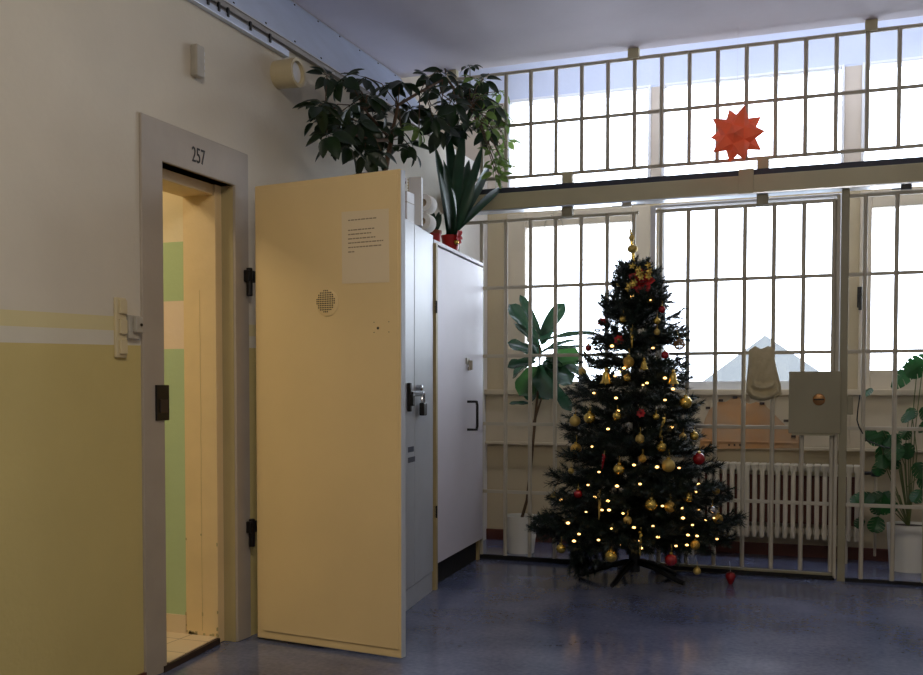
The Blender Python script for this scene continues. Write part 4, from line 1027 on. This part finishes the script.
for k in range(13):
    rr_ = random.Random(k + 50); q = p + V((rr_.uniform(-.07, .06), -0.06 - rr_.random() * 0.02, rr_.uniform(-.05, .09)))
    m = MB()
    for j in range(5):
        a = 2 * PI * j / 5 + k; m.blade(q, q + V((math.cos(a), -0.3, math.sin(a))) * 0.022, 0.012, V((0, -1, 0)), k=3)
    m.build('gold_flower', 'gold', t, normals=False)
# finial
fz = on_tree(632, 250, 0.1); FY_ = TC.y
fp = lambda x, y: at(x, y, FY_)
fi = thing('tree_topper', 'gold glass finial of two balls and a spire on the tip of the tree', 'tree topper', fp(633, 258))
MB().tube([fp(634, 262), fp(633, 253), fp(631.5, 242), fp(631, 234), fp(629, 221)], [0.012, 0.010, 0.010, 0.007, 0.0015], 10).build('spire', 'gold', fi, smooth=True)
MB().ball(fp(632.5, 249), 5.0 / 163, (1.05, 1.05, .85), 18, 12).build('lower_ball', 'goldmatt', fi, smooth='all')
MB().ball(fp(631.5, 238), 3.0 / 163, (1, 1, 1.15), 16, 10).build('upper_ball', 'goldmatt', fi, smooth='all')

# fairy lights
BULBS = [(632, 296), (650, 300), (612, 346), (619, 372), (615, 376), (643, 385), (647, 383), (665, 400), (673, 389), (618, 411), (608, 429), (592, 446.6), (604, 457), (599, 472), (588, 485), (617, 486), (640, 484), (634, 465), (657, 467), (679, 468), (672, 427),
 (660, 446), (698, 484), (696, 492), (595, 497), (608, 501), (609, 510), (586, 512), (623, 513.5), (634, 527.5), (611.5, 528.5), (598.5, 540), (579, 534), (568, 523), (621, 545), (574, 541), (640, 541), (641, 548), (662.5, 506), (683, 508.5), (699, 510), (683, 518), (692.5, 525), (688, 535), (697, 536), (653, 526), (658, 537), (676, 546), (717, 539), (714, 518), (706, 520),
 (594, 393), (616, 398), (653, 348), (624, 368), (627, 380), (602, 510), (687, 545), (561, 500), (665, 378)]
flg = thing('fairy_lights', 'string of warm white fairy lights wound around the Christmas tree', 'fairy lights', TC)
bl0 = None; path = []
big = MB().ball((0, 0, 0), 0.0078, (1.35, 1, 0.85), 10, 8)
for k, (px, py) in enumerate(BULBS):
    p = on_tree(px, py, 0.97) - ray(px, py).normalized() * 0.012
    path.append(p)
    if bl0 is None:
        bl0 = big.build('bulb', 'bulb', flg, smooth='all', local=True); bl0.location = p - TC
    else:
        c = bl0.copy(); COL.objects.link(c); c.parent = flg; c.location = p - TC
        s_ = random.uniform(0.6, 1.1); c.scale = (s_, s_, s_)
cbm = MB()
path.sort(key=lambda p: p.z)
for a, b_ in zip(path[:-1], path[1:]):
    if (a - b_).length < 0.7:
        mid = (a + b_) / 2; inn = V((TC.x - mid.x, TC.y - mid.y, 0)) * 0.35
        cbm.tube([a + V((0, 0.012, 0)), mid + inn + V((0, 0, -0.01)), b_ + V((0, 0.012, 0))], 0.0014, 4)
cbm.build('light_cable', 'wirecable', flg)

# ------------------------------------------------------------------ light
wd = bpy.data.worlds.new('overcast_sky'); SC.world = wd; wd.use_nodes = True
bg = wd.node_tree.nodes['Background']; bg.inputs['Color'].default_value = (0.78, 0.87, 1.0, 1); bg.inputs['Strength'].default_value = 9.0

def area(name, loc, rot, sx_, sy_, power, col, portal=False, spread=None):
    l = bpy.data.lights.new(name, 'AREA'); l.shape = 'RECTANGLE'; l.size = sx_; l.size_y = sy_; l.energy = power; l.color = col
    if spread: l.spread = spread
    if portal: l.cycles.is_portal = True
    o = bpy.data.objects.new(name, l); COL.objects.link(o); o.location = loc; o.rotation_euler = rot
    return o
area('window_portal', (R1 / 2, B + 0.2, 2.3), (-PI / 2, 0, 0), R1, 2.4, 1, (1, 1, 1), portal=True)
area('corridor_lamp', (2.3, 1.0, CZ - 0.05), (math.radians(18), 0, 0), 1.2, 0.5, 63, (1.0, 0.905, 0.77))
area('bay_fill', (2.2, G + 0.12, 3.62), (math.radians(46), 0, 0), 4.0, 0.08, 20, (0.74, 0.84, 1.0))  # added unseen fill that brightens the upper window wall
area('cell_lamp', (-1.0, 3.0, 2.55), (0, 0, 0), 0.5, 0.5, 14, (1.0, 0.82, 0.55))

SC.view_settings.view_transform = 'Standard'
SC.view_settings.look = 'None'
SC.view_settings.exposure = 0.0
try:
    SC.cycles.use_denoising = True
    SC.cycles.max_bounces = 8; SC.cycles.diffuse_bounces = 5; SC.cycles.transparent_max_bounces = 12
    SC.cycles.sample_clamp_indirect = 6
except Exception: pass
